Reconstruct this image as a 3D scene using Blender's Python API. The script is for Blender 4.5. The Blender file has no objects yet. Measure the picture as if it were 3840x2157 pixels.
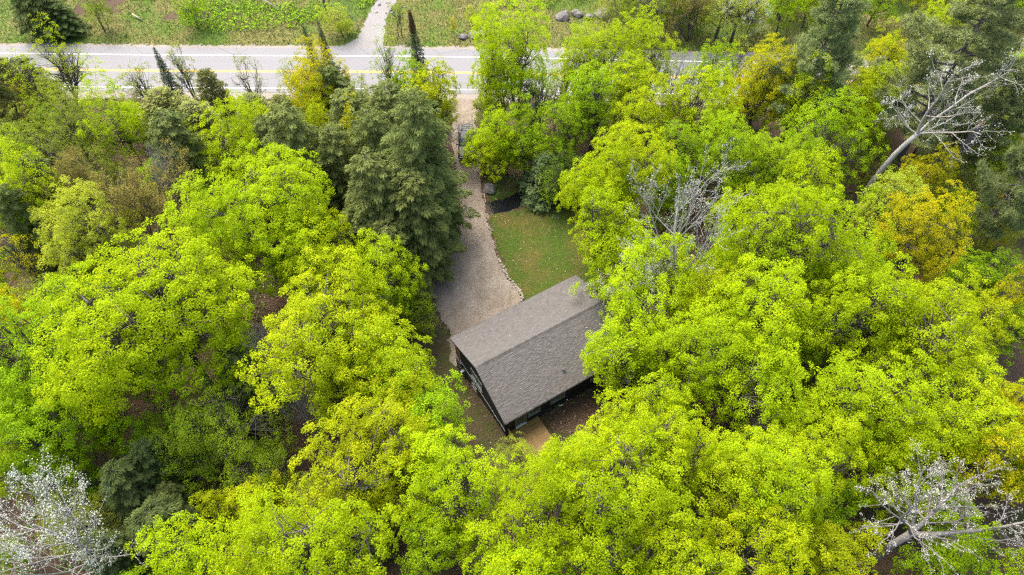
import bpy, math, random
import numpy as np
from mathutils import Vector, Matrix

# ------------------------------------------------------------------ scene, camera, light
scene = bpy.context.scene
COL = scene.collection
R_ = math.radians
PITCH = 54.6
cam_d = bpy.data.cameras.new('camera')
cam_d.sensor_width = 36.0
cam_d.lens = 24.0
cam_d.clip_start = 0.5
cam_d.clip_end = 6000.0
cam = bpy.data.objects.new('camera', cam_d)
COL.objects.link(cam)
cam.location = (0, 0, 60)
cam.rotation_euler = (R_(90 - PITCH), 0, 0)
scene.camera = cam

SUN_EL, SUN_AZ = 58.0, -35.0          # azimuth from +Y, clockwise positive
world = bpy.data.worlds.new('World')
scene.world = world
world.use_nodes = True
wn = world.node_tree.nodes
wl = world.node_tree.links
wn.clear()
sky = wn.new('ShaderNodeTexSky')
sky.sky_type = 'NISHITA'
sky.sun_disc = False
sky.sun_elevation = R_(SUN_EL)
sky.sun_rotation = R_(SUN_AZ)
sky.dust_density = 6.0
sky.air_density = 1.0
sky.ozone_density = 0.6
bgn = wn.new('ShaderNodeBackground')
bgn.inputs['Strength'].default_value = 0.15
wo = wn.new('ShaderNodeOutputWorld')
wl.new(sky.outputs[0], bgn.inputs[0])
wl.new(bgn.outputs[0], wo.inputs[0])

sun_d = bpy.data.lights.new('sun', 'SUN')
sun_d.energy = 1.0
sun_d.angle = R_(45)
sun_d.color = (1.0, 0.96, 0.9)
sun = bpy.data.objects.new('sun', sun_d)
COL.objects.link(sun)
sv = Vector((math.sin(R_(SUN_AZ)) * math.cos(R_(SUN_EL)), math.cos(R_(SUN_AZ)) * math.cos(R_(SUN_EL)), math.sin(R_(SUN_EL))))
sun.rotation_euler = sv.to_track_quat('Z', 'Y').to_euler()
sun.location = sv * 150

vs = scene.view_settings
vs.view_transform = 'Standard'
vs.look = 'None'
vs.exposure = 2.35
vs.gamma = 1.0
vs.use_curve_mapping = False
cy = scene.cycles
cy.max_bounces = 8
cy.diffuse_bounces = 6
cy.glossy_bounces = 2
cy.transmission_bounces = 4
cy.transparent_max_bounces = 4
cy.caustics_reflective = False
cy.caustics_refractive = False
cy.use_denoising = False
cy.denoiser = 'OPENIMAGEDENOISE'
cy.denoising_prefilter = 'ACCURATE'
cy.sample_clamp_indirect = 6.0
cy.use_adaptive_sampling = False
cy.adaptive_threshold = 0.02
cy.filter_width = 1.35

rng = np.random.default_rng(7)
random.seed(7)

# ------------------------------------------------------------------ tables in metres (x east, y towards the highway)
TREES = [
    (-28.7, 30.0, 8.2, 20, 'maple', 'G', 'huge bright green maple with a thick forked trunk on the shed side of the driveway'),
    (-38.0, 27.4, 6.0, 17, 'maple', 'G2', 'wide bright green maple beside the huge forked-trunk maple'),
    (-39.0, 23.1, 4.1, 14, 'maple', 'G2', 'lower bright green maple over the silver-budded aspen by the hemlock hollow'),
    (-22.4, 42.3, 7.2, 18, 'maple', 'G', 'round domed bright green maple next to the hemlocks'),
    (-18.0, 39.2, 4.1, 15, 'maple', 'G', 'bright green maple tucked between the domed maple and the parking area'),
    (-12.4, 38.8, 4.3, 13, 'maple', 'G', 'bright green maple at the edge of the gravel parking area'),
    (-9.6, 37.5, 2.3, 7, 'fine', 'D', 'thin leafy sapling leaning over the gravel parking area'),
    (-14.6, 30.5, 6.3, 17, 'maple', 'YG', 'broad yellow-green maple across the side yard from the gable wall'),
    (-10.0, 28.2, 4.1, 15, 'maple', 'YG', 'yellow-green maple reaching towards the gable wall of the house'),
    (-11.1, 21.8, 5.1, 15, 'maple', 'YG2', 'golden yellow-green maple with dead grey limbs above the shed'),
    (-8.0, 25.2, 3.7, 11, 'maple', 'G2', 'mid green young maple shading the side yard'),
    (-30.3, 55.9, 4.5, 13, 'maple', 'G', 'bright green maple standing among the olive cedars'),
    (-27.8, 58.2, 2.7, 12, 'maple', 'YG', 'slim yellow-green maple beside the cedars'),
    (-21.7, 58.8, 2.2, 12, 'maple', 'YG', 'small yellow-green maple poking out between two hemlocks'),
    (-23.7, 23.4, 4.9, 12, 'fine', 'D', 'open deep green beech with small leaves over the brown leaf litter'),
    (-27.8, 22.6, 3.3, 9, 'fine', 'D', 'small deep green understory beech by the dark hemlocks'),
    (-20.7, 20.8, 3.0, 8, 'fine', 'D', 'low deep green beech at the edge of the leaf-littered hollow'),
    (-40.0, 41.6, 4.6, 14, 'maple', 'P', 'pale yellow-green maple with flat layered foliage'),
    (-44.0, 41.8, 2.7, 12, 'maple', 'P', 'small pale yellow-green maple with layered foliage'),
    (-36.6, 45.6, 5.1, 15, 'budding', 'T', 'tan budding oak with fine bare twigs'),
    (-44.8, 50.2, 3.5, 13, 'budding', 'T', 'small tan budding oak beside a grey leafless tree'),
    (-37.9, 51.4, 2.9, 12, 'bare', 'B', 'grey leafless tree standing between cedar and tan oak'),
    (-49.8, 47.3, 3.4, 14, 'maple', 'YG', 'yellow-green maple in front of a dark hemlock'),
    (-49.7, 45.7, 2.9, 13, 'hemlock', 'H', 'dark hemlock behind the pale layered maple'),
    (-49.1, 50.6, 3.3, 12, 'hemlock', 'H', 'dark hemlock beside the tan budding oaks'),
    (-48.7, 41.3, 2.5, 11, 'sparse', 'O', 'orange-tinged sparse maple at the forest edge'),
    (-46.7, 34.3, 2.2, 10, 'maple', 'Y', 'golden low maple under the wide bright maple'),
    (-50.4, 59.4, 5.1, 13, 'fine', 'D2', 'soft mid green fine-leaved tree near the highway'),
    (-52.3, 54.3, 4.9, 13, 'fine', 'D2', 'soft mid green fine-leaved tree deeper in the wood'),
    (-45.7, 54.7, 3.1, 9, 'fine', 'D2', 'small soft green tree below the bright roadside maple'),
    (-59.4, 64.4, 2.8, 11, 'fine', 'T', 'rusty tan fine-leaved tree near the highway'),
    (-44.6, 59.5, 3.4, 12, 'maple', 'G', 'compact bright green roadside maple'),
    (-39.3, 61.6, 4.8, 11, 'cedar', 'C', 'tall olive cedar by the highway shoulder'),
    (-35.9, 66.5, 2.8, 10, 'cedar', 'C', 'slim olive cedar overhanging the highway'),
    (-36.1, 60.8, 4.2, 10, 'cedar', 'C', 'stout olive cedar behind the roadside'),
    (-36.3, 55.5, 4.3, 13, 'hemlock', 'H', 'dark blue-green hemlock under the olive cedars'),
    (-30.7, 64.5, 3.4, 8, 'cedar', 'C', 'short olive cedar near the thin roadside birch'),
    (-27.4, 64.5, 3.1, 8, 'cedar', 'C', 'short olive cedar beside the golden roadside maple'),
    (-55.2, 69.1, 4.0, 14, 'sparse', 'YG', 'sparse yellow-green maple with open crown over the highway'),
    (-57.6, 67.9, 2.9, 12, 'sparse', 'YG', 'small sparse yellow-green tree by the highway edge line'),
    (-46.1, 69.1, 3.2, 9, 'sparse', 'D2', 'spreading willow shoots on the highway shoulder'),
    (-40.5, 70.4, 2.4, 11, 'sparse', 'D2', 'twiggy pale willow rising before the highway'),
    (-31.7, 67.9, 1.8, 12, 'sparse', 'D2', 'thin upright birch against the grey highway'),
    (-62.9, 69.9, 3.2, 11, 'cedar', 'C', 'grey-green cedar at the end of the highway view'),
    (-60.3, 64.8, 2.8, 12, 'hemlock', 'H', 'dark hemlock by the highway edge'),
    (-22.8, 66.0, 4.0, 13, 'maple', 'Y', 'golden maple overhanging the centre line of the highway'),
    (-19.9, 59.7, 2.3, 10, 'sparse', 'D2', 'pale twiggy birch in front of the golden maple'),
    (-42.6, 69.7, 1.6, 11, 'spruce', 'F', 'narrow fir spire against the highway'),
    (-24.2, 71.4, 1.6, 13, 'spruce', 'F', 'twin spruce spire beside the utility pole bush'),
    (-22.4, 70.2, 1.6, 14, 'spruce', 'F', 'taller twin spruce spire beside the utility pole bush'),
    (-11.4, 72.1, 1.9, 14, 'spruce', 'FB', 'spruce with a browned dead tip by the gravel track'),
    (-14.9, 69.3, 2.4, 13, 'sparse', 'G2', 'light green birch between the twin spruces and the browned spruce'),
    (-18.1, 65.3, 2.4, 10, 'sparse', 'D2', 'pale green aspen sapling near the highway crack'),
    (-9.4, 64.9, 3.3, 13, 'maple', 'YG2', 'dark yellow maple leaning over the driveway entrance'),
    (-13.1, 67.2, 2.1, 12, 'maple', 'G2', 'small bright maple in front of the browned spruce'),
    (-9.7, 49.7, 5.8, 21, 'hemlock', 'H2', 'tallest feathery hemlock beside the driveway'),
    (-13.6, 59.0, 4.9, 14, 'hemlock', 'H2', 'feathery hemlock near the driveway entrance'),
    (-13.0, 45.9, 4.9, 17, 'hemlock', 'H2', 'feathery hemlock above the bright parking-area maple'),
    (-9.8, 44.7, 4.6, 15, 'hemlock', 'H2', 'feathery hemlock overhanging the narrow part of the driveway'),
    (-11.8, 42.0, 3.4, 12, 'hemlock', 'H2', 'short feathery hemlock at the corner of the parking area'),
    (-22.3, 53.1, 4.7, 16, 'hemlock', 'H2', 'olive-tipped hemlock behind the domed maple'),
    (-25.6, 54.9, 3.4, 13, 'hemlock', 'H2', 'short olive-tipped hemlock behind the domed maple'),
    (-17.8, 52.5, 3.9, 14, 'hemlock', 'H2', 'hemlock pressed between the golden sapling and the domed maple'),
    (-20.8, 65.5, 3.4, 12, 'hemlock', 'H2', 'young hemlock near the golden roadside maple'),
    (-16.1, 56.2, 1.8, 13, 'maple', 'Y', 'slim golden maple squeezed between the hemlocks'),
    (-16.9, 52.8, 1.5, 10, 'maple', 'Y', 'thin golden sapling below the slim golden maple'),
    (-30.9, 13.1, 5.1, 21, 'aspen', 'A', 'silver-budded aspen with a starburst of white branches over the hemlock hollow'),
    (-31.1, 18.9, 3.2, 9, 'hemlock', 'H3', 'dark hemlock in the hollow beside the starburst aspen'),
    (-27.3, 15.7, 3.5, 9, 'hemlock', 'H3', 'dark hemlock in the hollow between aspen and bright maple'),
    (-31.3, 13.8, 2.8, 8, 'hemlock', 'H3', 'low dark hemlock under the starburst aspen'),
    (-29.9, 21.5, 2.6, 8, 'hemlock', 'H3', 'small dark hemlock under the deep green beeches'),
    (-21.0, 18.3, 2.4, 7, 'maple', 'YG2', 'low yellow-green maple sapling beside the leaf-littered hollow'),
    (-23.8, 18.2, 1.6, 6, 'maple', 'YG2', 'low olive-yellow sapling by the dark hemlocks'),
    (-12.7, 12.5, 4.9, 17, 'maple', 'G', 'bright green maple on the far side of the leaf-littered hollow from the shed'),
    (-18.1, 12.9, 3.2, 15, 'maple', 'G', 'bright green maple between the dark hemlocks and leaf-littered hollow'),
    (-23.8, 12.3, 2.9, 12, 'maple', 'G', 'bright green maple at the foot of the hemlock hollow'),
    (-36.8, 20.2, 2.3, 9, 'maple', 'G2', 'bright green sapling beneath the starburst aspen'),
    (-39.9, 19.9, 2.9, 10, 'maple', 'YG', 'yellow-green maple beneath the starburst aspen'),
    (-20.5, 29.8, 2.9, 13, 'bare', 'B', 'grey dead limbs sticking out beside the broad yellow-green maple'),
    (-17.7, 25.5, 2.3, 11, 'bare', 'B', 'grey dead branches over the leaf-littered hollow'),
    (-4.1, 17.1, 4.1, 15, 'maple', 'G', 'bright green maple in front of the side yard'),
    (-6.2, 14.7, 2.7, 11, 'maple', 'G2', 'mid green maple in front of the shed'),
    (5.1, 16.5, 3.3, 15, 'maple', 'G', 'bright green maple whose branches cover the wooden deck'),
    (7.5, 15.1, 5.1, 19, 'maple', 'G', 'very broad bright green maple behind the wooden deck'),
    (2.0, 13.4, 3.7, 17, 'maple', 'G', 'bright green maple behind the side yard and deck'),
    (-0.2, 11.4, 3.5, 16, 'maple', 'G', 'bright green maple farther behind the side yard'),
    (11.3, 12.4, 3.9, 16, 'maple', 'G', 'bright green maple farther behind the wooden deck'),
    (10.7, 23.5, 3.4, 14, 'maple', 'G', 'bright green maple across the leaf litter from the back wall'),
    (12.6, 20.5, 3.7, 15, 'maple', 'G', 'bright green maple between the back wall and the eastern thicket'),
    (10.6, 29.9, 4.2, 12, 'maple', 'G', 'bright green maple brushing the end of the house roof'),
    (11.3, 37.2, 5.2, 15, 'maple', 'G', 'bright green maple beside the far roof corner'),
    (9.5, 41.6, 3.8, 15, 'maple', 'G', 'tall bright green maple at the edge of the lawn'),
    (9.3, 48.9, 3.8, 15, 'maple', 'G', 'bright green maple at the creek end of the lawn'),
    (12.8, 51.7, 3.9, 15, 'maple', 'YG', 'yellow-green maple behind the creek end of the lawn'),
    (16.7, 35.0, 7.9, 24, 'aspen', 'A', 'tall white-stemmed aspen with silver buds beside the lawn maples'),
    (11.8, 36.5, 3.9, 15, 'aspen', 'A', 'leaning white aspen stem under the tall white-stemmed aspen'),
    (9.9, 30.1, 2.6, 10, 'aspen', 'A', 'small white aspen near the end of the house roof'),
    (24.6, 39.9, 5.8, 18, 'maple', 'G', 'broad bright green maple beside the tall white-stemmed aspen'),
    (17.7, 34.7, 3.2, 13, 'maple', 'YG', 'yellow-green maple at the foot of the tall white-stemmed aspen'),
    (21.6, 31.7, 5.4, 17, 'maple', 'G', 'broad bright green maple with pale stems showing, between aspen and orange maple'),
    (16.3, 28.2, 4.3, 15, 'maple', 'G', 'bright green maple inland from the roof end'),
    (18.9, 24.6, 4.1, 15, 'maple', 'G', 'bright green maple with grey stems in the eastern thicket'),
    (16.1, 18.0, 3.9, 15, 'maple', 'YG', 'yellow-green maple in the thicket behind the deck maples'),
    (19.4, 16.6, 4.3, 16, 'maple', 'G', 'bright green maple beside the fork-trunked aspen'),
    (17.4, 13.0, 3.7, 14, 'maple', 'YG', 'yellow-green maple by the bare ground near the fork-trunked aspen'),
    (23.9, 20.8, 3.7, 14, 'maple', 'G', 'bright green maple between the thicket and the fork-trunked aspen'),
    (28.5, 24.6, 4.5, 15, 'maple', 'G', 'bright green maple with a bare grey stem in the eastern thicket'),
    (30.5, 32.1, 5.1, 16, 'maple', 'G', 'bright green maple on the house side of the orange maple'),
    (31.3, 38.3, 3.0, 13, 'maple', 'G2', 'bright green maple touching the orange maple'),
    (35.0, 30.5, 5.0, 16, 'maple', 'G', 'bright green maple with pale stems behind the orange maple'),
    (38.7, 41.0, 3.7, 16, 'maple', 'O', 'orange maple with amber new leaves'),
    (42.0, 49.9, 2.5, 13, 'maple', 'O', 'small orange maple near the broken snag'),
    (37.3, 45.7, 3.7, 14, 'maple', 'P', 'pale yellow-green maple joined to the orange maple'),
    (30.5, 47.2, 3.2, 15, 'maple', 'G', 'bright green maple by the curved white aspen trunk'),
    (33.8, 55.4, 4.7, 14, 'maple', 'G2', 'bright green maple between the pines and the white aspens'),
    (28.1, 51.9, 3.8, 13, 'maple', 'G2', 'mid green maple next to the curved white aspen'),
    (23.2, 54.9, 4.1, 13, 'maple', 'G2', 'mid green maple beyond the tall white-stemmed aspen'),
    (38.1, 62.1, 3.6, 13, 'maple', 'YG', 'yellow-green maple beneath the roadside pine'),
    (36.5, 24.5, 4.2, 14, 'maple', 'YG', 'yellow-green maple in the far eastern thicket'),
    (32.7, 21.1, 3.5, 13, 'maple', 'YG', 'yellow-green maple uphill of the fork-trunked aspen'),
    (37.0, 20.1, 3.1, 13, 'maple', 'Y2', 'golden-green maple near the large pine trunk'),
    (40.9, 24.9, 2.5, 13, 'maple', 'Y', 'golden maple beside the leaning pine trunk'),
    (49.5, 45.2, 2.0, 14, 'maple', 'Y', 'golden maple wrapped round a leaning pine trunk'),
    (47.2, 36.6, 1.9, 11, 'maple', 'Y2', 'golden-green maple sapling behind the leaning pine trunk'),
    (51.8, 55.4, 4.0, 8, 'fine', 'D2', 'green understory beech below the broken snag'),
    (49.2, 47.7, 3.0, 7, 'fine', 'D2', 'green understory beech beside the orange maple'),
    (25.4, 13.8, 3.4, 8, 'maple', 'YG2', 'yellow-green sapling under the fork-trunked aspen'),
    (34.0, 13.3, 3.3, 9, 'maple', 'G2', 'bright green sapling under the fork-trunked aspen limbs'),
    (30.8, 18.1, 2.8, 11, 'maple', 'YG', 'yellow-green maple overlapped by the white buds of the fork-trunked aspen'),
    (29.3, 14.0, 6.2, 19, 'aspenbig', 'A', 'fork-trunked grey aspen with white buds and broken limb stubs'),
    (38.8, 51.8, 7.4, 24, 'aspencurve', 'A', 'curved white aspen with bare branches in front of the pines'),
    (33.6, 63.5, 5.9, 23, 'pine', 'W', 'soft grey-green white pine by the highway with broken limbs'),
    (45.8, 59.3, 8.6, 26, 'pine', 'W', 'largest soft white pine with a thick leaning trunk'),
    (48.4, 69.8, 3.0, 11, 'sparse', 'P', 'pale sparse tree between the two white pines'),
    (53.5, 58.6, 4.7, 18, 'pine', 'W', 'shorter white pine below the largest pine'),
    (45.5, 70.0, 3.1, 12, 'maple', 'Y2', 'golden-green maple between the two white pines'),
    (45.4, 70.4, 2.7, 11, 'maple', 'YG', 'yellow-green sapling between the two white pines'),
    (1.0, 68.4, 4.6, 18, 'maple', 'G', 'tall bright green maple rising above the highway'),
    (-0.8, 65.4, 3.0, 14, 'maple', 'G', 'bright green maple beside the driveway entrance'),
    (3.3, 64.0, 3.2, 14, 'sparse', 'G2', 'open bright maple with a shredded trunk by the highway'),
    (-2.9, 68.4, 2.4, 12, 'sparse', 'YG', 'thin yellow-green tree at the driveway entrance'),
    (10.1, 70.7, 4.1, 14, 'maple', 'G', 'bright green maple in front of the roadside boulders'),
    (6.3, 69.5, 2.9, 12, 'maple', 'YG', 'yellow-green maple between the tall maple and the boulders'),
    (15.7, 69.1, 4.0, 14, 'maple', 'YG', 'yellow-green maple over the highway east of the boulders'),
    (9.6, 62.8, 3.9, 13, 'maple', 'G2', 'mid green maple on the house side of the highway'),
    (15.0, 62.1, 4.1, 13, 'maple', 'YG', 'yellow-green maple with dark stems beside the highway'),
    (20.9, 62.1, 4.3, 13, 'maple', 'YG', 'yellow-green maple by the clump of dark stems'),
    (29.4, 64.7, 4.6, 14, 'maple', 'Y2', 'golden-green maple in front of the roadside pine'),
    (26.0, 69.5, 2.6, 12, 'sparse', 'YG', 'sparse yellow-green tree over the eastern highway'),
    (18.8, 66.3, 2.6, 13, 'stems', 'G2', 'clump of dark upright stems with few leaves by the highway'),
    (5.0, 59.0, 3.1, 11, 'maple', 'G2', 'open mid green maple behind the blue-green spruce'),
    (-0.8, 59.7, 2.7, 10, 'maple', 'G', 'bright green maple hanging over the driveway'),
    (-1.0, 57.9, 2.1, 8, 'maple', 'YG', 'yellow-green bush-like maple beside the creek boulder'),
    (-3.9, 60.6, 2.2, 6, 'maple', 'G', 'bright green sapling touching the parked pickup truck'),
    (-3.0, 65.1, 2.2, 8, 'fine', 'D2', 'olive fine-leaved tree beside the parked pickup truck'),
    (4.1, 56.6, 4.2, 7, 'bspruce', 'S', 'bushy blue-green spruce beside the creek'),
    (5.9, 55.4, 2.8, 8, 'fine', 'DD', 'dark green leafy tree between the spruce and the lawn maples'),
    (4.6, 54.2, 1.8, 6, 'sparse', 'G2', 'open lime green sapling in front of the blue-green spruce'),
    (18.0, 55.8, 3.1, 11, 'maple', 'G2', 'mid green maple behind the yellow-green maples of the lawn edge'),
    (6.9, 55.5, 2.7, 5, 'fine', 'DD', 'low dark green shrub mass beside the blue-green spruce'),
    (-17.5, 59.3, 4.7, 13, 'hemlock', 'H2', 'bushy hemlock behind the slim golden maple'),
    (-8.7, 49.6, 3.9, 14, 'hemlock', 'H2', 'bushy hemlock whose boughs hang over the driveway'),
    (-14.4, 44.0, 4.2, 12, 'hemlock', 'H2', 'bushy hemlock merging into the parking-area maples'),
    (-10.4, 46.3, 4.2, 15, 'hemlock', 'H2', 'bushy hemlock in the middle of the hemlock stand'),
    (-9.9, 56.1, 3.3, 14, 'hemlock', 'H2', 'bushy hemlock beside the parked pickup truck'),
    (-13.9, 53.1, 4.4, 16, 'hemlock', 'H2', 'bushy hemlock on the highway side of the hemlock stand'),
    (32.2, 62.1, 3.6, 13, 'maple', 'YG', 'yellow-green maple hiding the highway near the roadside pine'),
    (39.3, 67.2, 3.3, 12, 'fine', 'D2', 'soft green tree under the roadside pine boughs'),
    (43.8, 65.0, 3.7, 12, 'maple', 'YG', 'yellow-green maple between pine and curved white aspen'),
    (50.0, 62.9, 3.7, 12, 'fine', 'D2', 'soft green tree behind the curved white aspen'),
    (55.6, 64.4, 3.7, 11, 'fine', 'D', 'deep green tree under the largest pine'),
    (23.5, 68.7, 2.9, 12, 'maple', 'G2', 'mid green maple over the highway by the clump of dark stems'),
    (12.7, 66.3, 2.8, 13, 'maple', 'YG', 'slim yellow-green maple screening the highway'),
    (59.2, 67.2, 3.3, 12, 'maple', 'G2', 'mid green maple under the boughs of the largest pine'),
    (-25.0, 87.9, 2.3, 5, 'fine', 'P', 'pale green bush at the foot of the utility pole'),
    (-23.8, 87.9, 1.2, 3, 'fine', 'G2', 'small bright green bush by the gravel track'),
    (-16.4, 87.8, 1.6, 6, 'sparse', 'D2', 'pale green young tree on the verge of the gravel track'),
    (-67.3, 88.4, 4.3, 9, 'hemlock', 'H3', 'dark conifer on the far slope across the highway'),
    (-64.5, 88.3, 2.9, 5, 'hemlock', 'H3', 'low dark conifer at the edge of the far grassy bank'),
    (-62.2, 72.7, 3.3, 7, 'hemlock', 'H3', 'dark conifer beside the fallen pale logs'),
    (-59.4, 88.8, 2.2, 7, 'fine', 'D', 'green tree above the brush pile across the highway'),
    (-66.8, 88.4, 1.8, 6, 'sparse', 'YG', 'bright yellow-green sapling among the dark far conifers'),
    (-46.2, 89.9, 2.3, 6, 'fine', 'G2', 'bright leafy tree beside the stream across the highway'),
    (14.8, 87.0, 3.3, 8, 'fine', 'D2', 'green roadside tree behind the boulders'),
    (19.2, 86.8, 3.7, 9, 'sparse', 'D', 'dull green tree on the bank behind the boulders'),
    (25.3, 86.6, 4.3, 9, 'budding', 'T', 'brownish budding thicket tree on the far bank'),
    (29.3, 86.4, 3.9, 9, 'fine', 'P', 'pale green tree on the far bank beside the pine'),
    (31.7, 86.3, 4.3, 10, 'sparse', 'A2', 'pale silver-green tree on the far bank behind the pine'),
    (-5.7, 90.1, 1.2, 3, 'fine', 'YG', 'small yellow-green shrub on the far grassy bank'),
    (-8.5, 88.1, 0.6, 3, 'fine', 'Y', 'slim orange-yellow shrub on the far grassy bank'),
]
DRIVE = [(-7.87, 73.64), (-7.92, 71.06), (-7.78, 68.47), (-7.8, 65.46), (-7.13, 62.1), (-6.57, 57.16), (-6.13, 54.54), (-6.11, 52.02), (-6.65, 49.15), (-7.95, 45.52), (-9.08, 42.66), (-8.36, 41.08), (-7.49, 39.37), (-6.64, 37.88), (-6.29, 34.14), (-5.16, 33.61), (-3.3, 35.82), (1.28, 41.21), (-0.46, 43.8), (-1.45, 46.64), (-2.15, 49.15), (-2.78, 52.01), (-3.11, 54.54), (-3.75, 57.16), (-3.85, 62.1), (-4.41, 65.46), (-4.69, 69.24), (-4.61, 72.13), (-4.29, 73.64)]
LAWN = [(-2.8, 53.29), (-2.62, 52.01), (-2.06, 49.15), (-1.33, 46.64), (-0.35, 43.8), (1.39, 41.07), (2.51, 38.55), (5.67, 40.86), (8.81, 41.19), (9.41, 45.47), (8.47, 49.26), (8.34, 52.05), (7.24, 54.75), (5.03, 54.54), (2.2, 54.33), (0.78, 53.91), (-0.62, 53.41)]
CREEK = [(-3.76, 54.04), (-2.64, 54.2), (-1.73, 54.5), (-0.63, 54.75), (0.47, 55.3), (1.27, 56.03), (2.23, 56.6), (3.84, 57.03), (6.12, 58.0), (9.11, 59.34), (12.44, 60.25)]
TRACK = [(-26.07, 84.49), (-24.13, 85.62), (-22.32, 87.15), (-22.0, 89.83), (-21.34, 94.53), (-20.64, 96.94), (-20.18, 101.36), (-16.4, 101.36), (-17.67, 96.73), (-18.75, 93.76), (-18.77, 89.83), (-18.72, 86.51), (-17.99, 83.99)]
ROAD_CENTRE = [(-400.0, 77.0), (-69.65, 80.0), (-48.99, 79.59), (-34.12, 79.47), (-15.57, 79.35), (-4.44, 79.12), (20.63, 78.36), (33.71, 77.84), (60.0, 76.4), (110.0, 72.5), (400.0, 40.0)]
EDGING = [(-1.42, 46.48), (-1.33, 46.32), (-1.29, 46.07), (-0.9, 45.35), (-0.96, 45.03), (-0.79, 44.75), (-0.65, 44.51), (-0.5, 44.29), (-0.5, 43.96), (-0.25, 43.76), (-0.05, 43.49), (0.14, 43.21), (0.39, 43.02), (0.45, 42.63), (0.61, 42.63), (0.74, 42.4), (0.67, 42.1), (0.83, 42.17), (1.02, 41.87), (1.17, 41.49), (0.98, 41.3), (1.23, 41.26)]

HOUSE_A = np.array([-6.0, 34.2])       # roof corner
HOUSE_ROT = R_(31.0)
HU = np.array([math.cos(HOUSE_ROT), math.sin(HOUSE_ROT)])
HV = np.array([math.sin(HOUSE_ROT), -math.cos(HOUSE_ROT)])
HOUSE_L, HOUSE_W = 14.6, 10.45

# ------------------------------------------------------------------ helpers
def fbm(x, y, seed=0, scale=1.0, octs=4):
    r = np.random.default_rng(seed)
    out = np.zeros(np.broadcast(x, y).shape)
    amp, f = 1.0, 1.0 / scale
    for _ in range(octs):
        for _k in range(3):
            a = r.uniform(0, 2 * math.pi)
            out += amp * np.sin((x * math.cos(a) + y * math.sin(a)) * f * 2 * math.pi * r.uniform(.7, 1.3) + r.uniform(0, 6.28)) / 3
        amp *= .55
        f *= 2.05
    return out

def poly_sd(px, py, poly):
    """signed distance, positive inside"""
    px = np.asarray(px, float); py = np.asarray(py, float)
    P = np.asarray(poly, float); Q = np.roll(P, -1, 0)
    d2 = np.full(px.shape, 1e18); ins = np.zeros(px.shape, bool)
    for (x0, y0), (x1, y1) in zip(P, Q):
        dx, dy = x1 - x0, y1 - y0
        t = np.clip(((px - x0) * dx + (py - y0) * dy) / (dx * dx + dy * dy + 1e-12), 0, 1)
        d2 = np.minimum(d2, (px - x0 - t * dx) ** 2 + (py - y0 - t * dy) ** 2)
        c = ((y0 > py) != (y1 > py)) & (px < (x1 - x0) * (py - y0) / (y1 - y0 + 1e-12) + x0)
        ins ^= c
    d = np.sqrt(d2)
    return np.where(ins, d, -d)

def line_d(px, py, line):
    px = np.asarray(px, float); py = np.asarray(py, float)
    d2 = np.full(px.shape, 1e18)
    for (x0, y0), (x1, y1) in zip(line[:-1], line[1:]):
        dx, dy = x1 - x0, y1 - y0
        t = np.clip(((px - x0) * dx + (py - y0) * dy) / (dx * dx + dy * dy + 1e-12), 0, 1)
        d2 = np.minimum(d2, (px - x0 - t * dx) ** 2 + (py - y0 - t * dy) ** 2)
    return np.sqrt(d2)

RC = np.array(ROAD_CENTRE)
def road_y(x):
    return np.interp(x, RC[:, 0], RC[:, 1])

def house_poly(m=0.0):
    q = [(-m, -m), (HOUSE_L + m, -m), (HOUSE_L + m, HOUSE_W + m), (-m, HOUSE_W + m)]
    return [tuple(HOUSE_A + HU * a + HV * b) for a, b in q]

def gz_raw(x, y):
    x = np.asarray(x, float); y = np.asarray(y, float)
    dip = -1.7 * np.exp(-(((x + 8) ** 2 + (y - 33) ** 2) / 49.0))
    bump = 0.28 * fbm(x, y, 3, 14, 4)
    m = np.clip((-poly_sd(x, y, house_poly()) - 2) / 6, 0, 1)
    m = m * np.clip((-poly_sd(x, y, DRIVE) - 1) / 4, 0, 1)
    m = m * np.clip((-poly_sd(x, y, LAWN) - 1) / 4, 0, 1)
    m = m * np.clip((np.abs(y - road_y(x)) - 8) / 5, 0, 1)
    m = m * np.clip((-poly_sd(x, y, TRACK) - 0.5) / 4, 0, 1)
    bank = 0.9 * np.clip((y - road_y(x) - 14) / 25, 0, 1)
    d = line_d(x, y, CREEK)
    creek = -0.5 * np.clip(1.35 - d, 0, 1) ** 0.8
    creek = np.where(poly_sd(x, y, DRIVE) > -0.3, creek * .0, creek)
    return dip + bump * m + bank * np.clip(m + .2, 0, 1) + creek

GX = np.concatenate([[-2500, -1200, -600, -300, -180], np.arange(-120, -20, 1.0), np.arange(-20, 20, 0.4), np.arange(20, 121, 1.0), [180, 300, 600, 1200, 2500]])
GY = np.concatenate([[-2500, -1200, -500, -150, -60], np.arange(-20, 20, 1.0), np.arange(20, 62, 0.4), np.arange(62, 160, 1.0), [180, 240, 400, 800, 2500]])
gxx, gyy = np.meshgrid(GX, GY)
GZ = gz_raw(gxx, gyy)
def gz(x, y):
    x = np.asarray(x, float); y = np.asarray(y, float)
    i = np.clip(np.searchsorted(GX, x) - 1, 0, len(GX) - 2); j = np.clip(np.searchsorted(GY, y) - 1, 0, len(GY) - 2)
    tx = (x - GX[i]) / (GX[i + 1] - GX[i]); ty = (y - GY[j]) / (GY[j + 1] - GY[j])
    return (GZ[j, i] * (1 - tx) + GZ[j, i + 1] * tx) * (1 - ty) + (GZ[j + 1, i] * (1 - tx) + GZ[j + 1, i + 1] * tx) * ty

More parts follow.
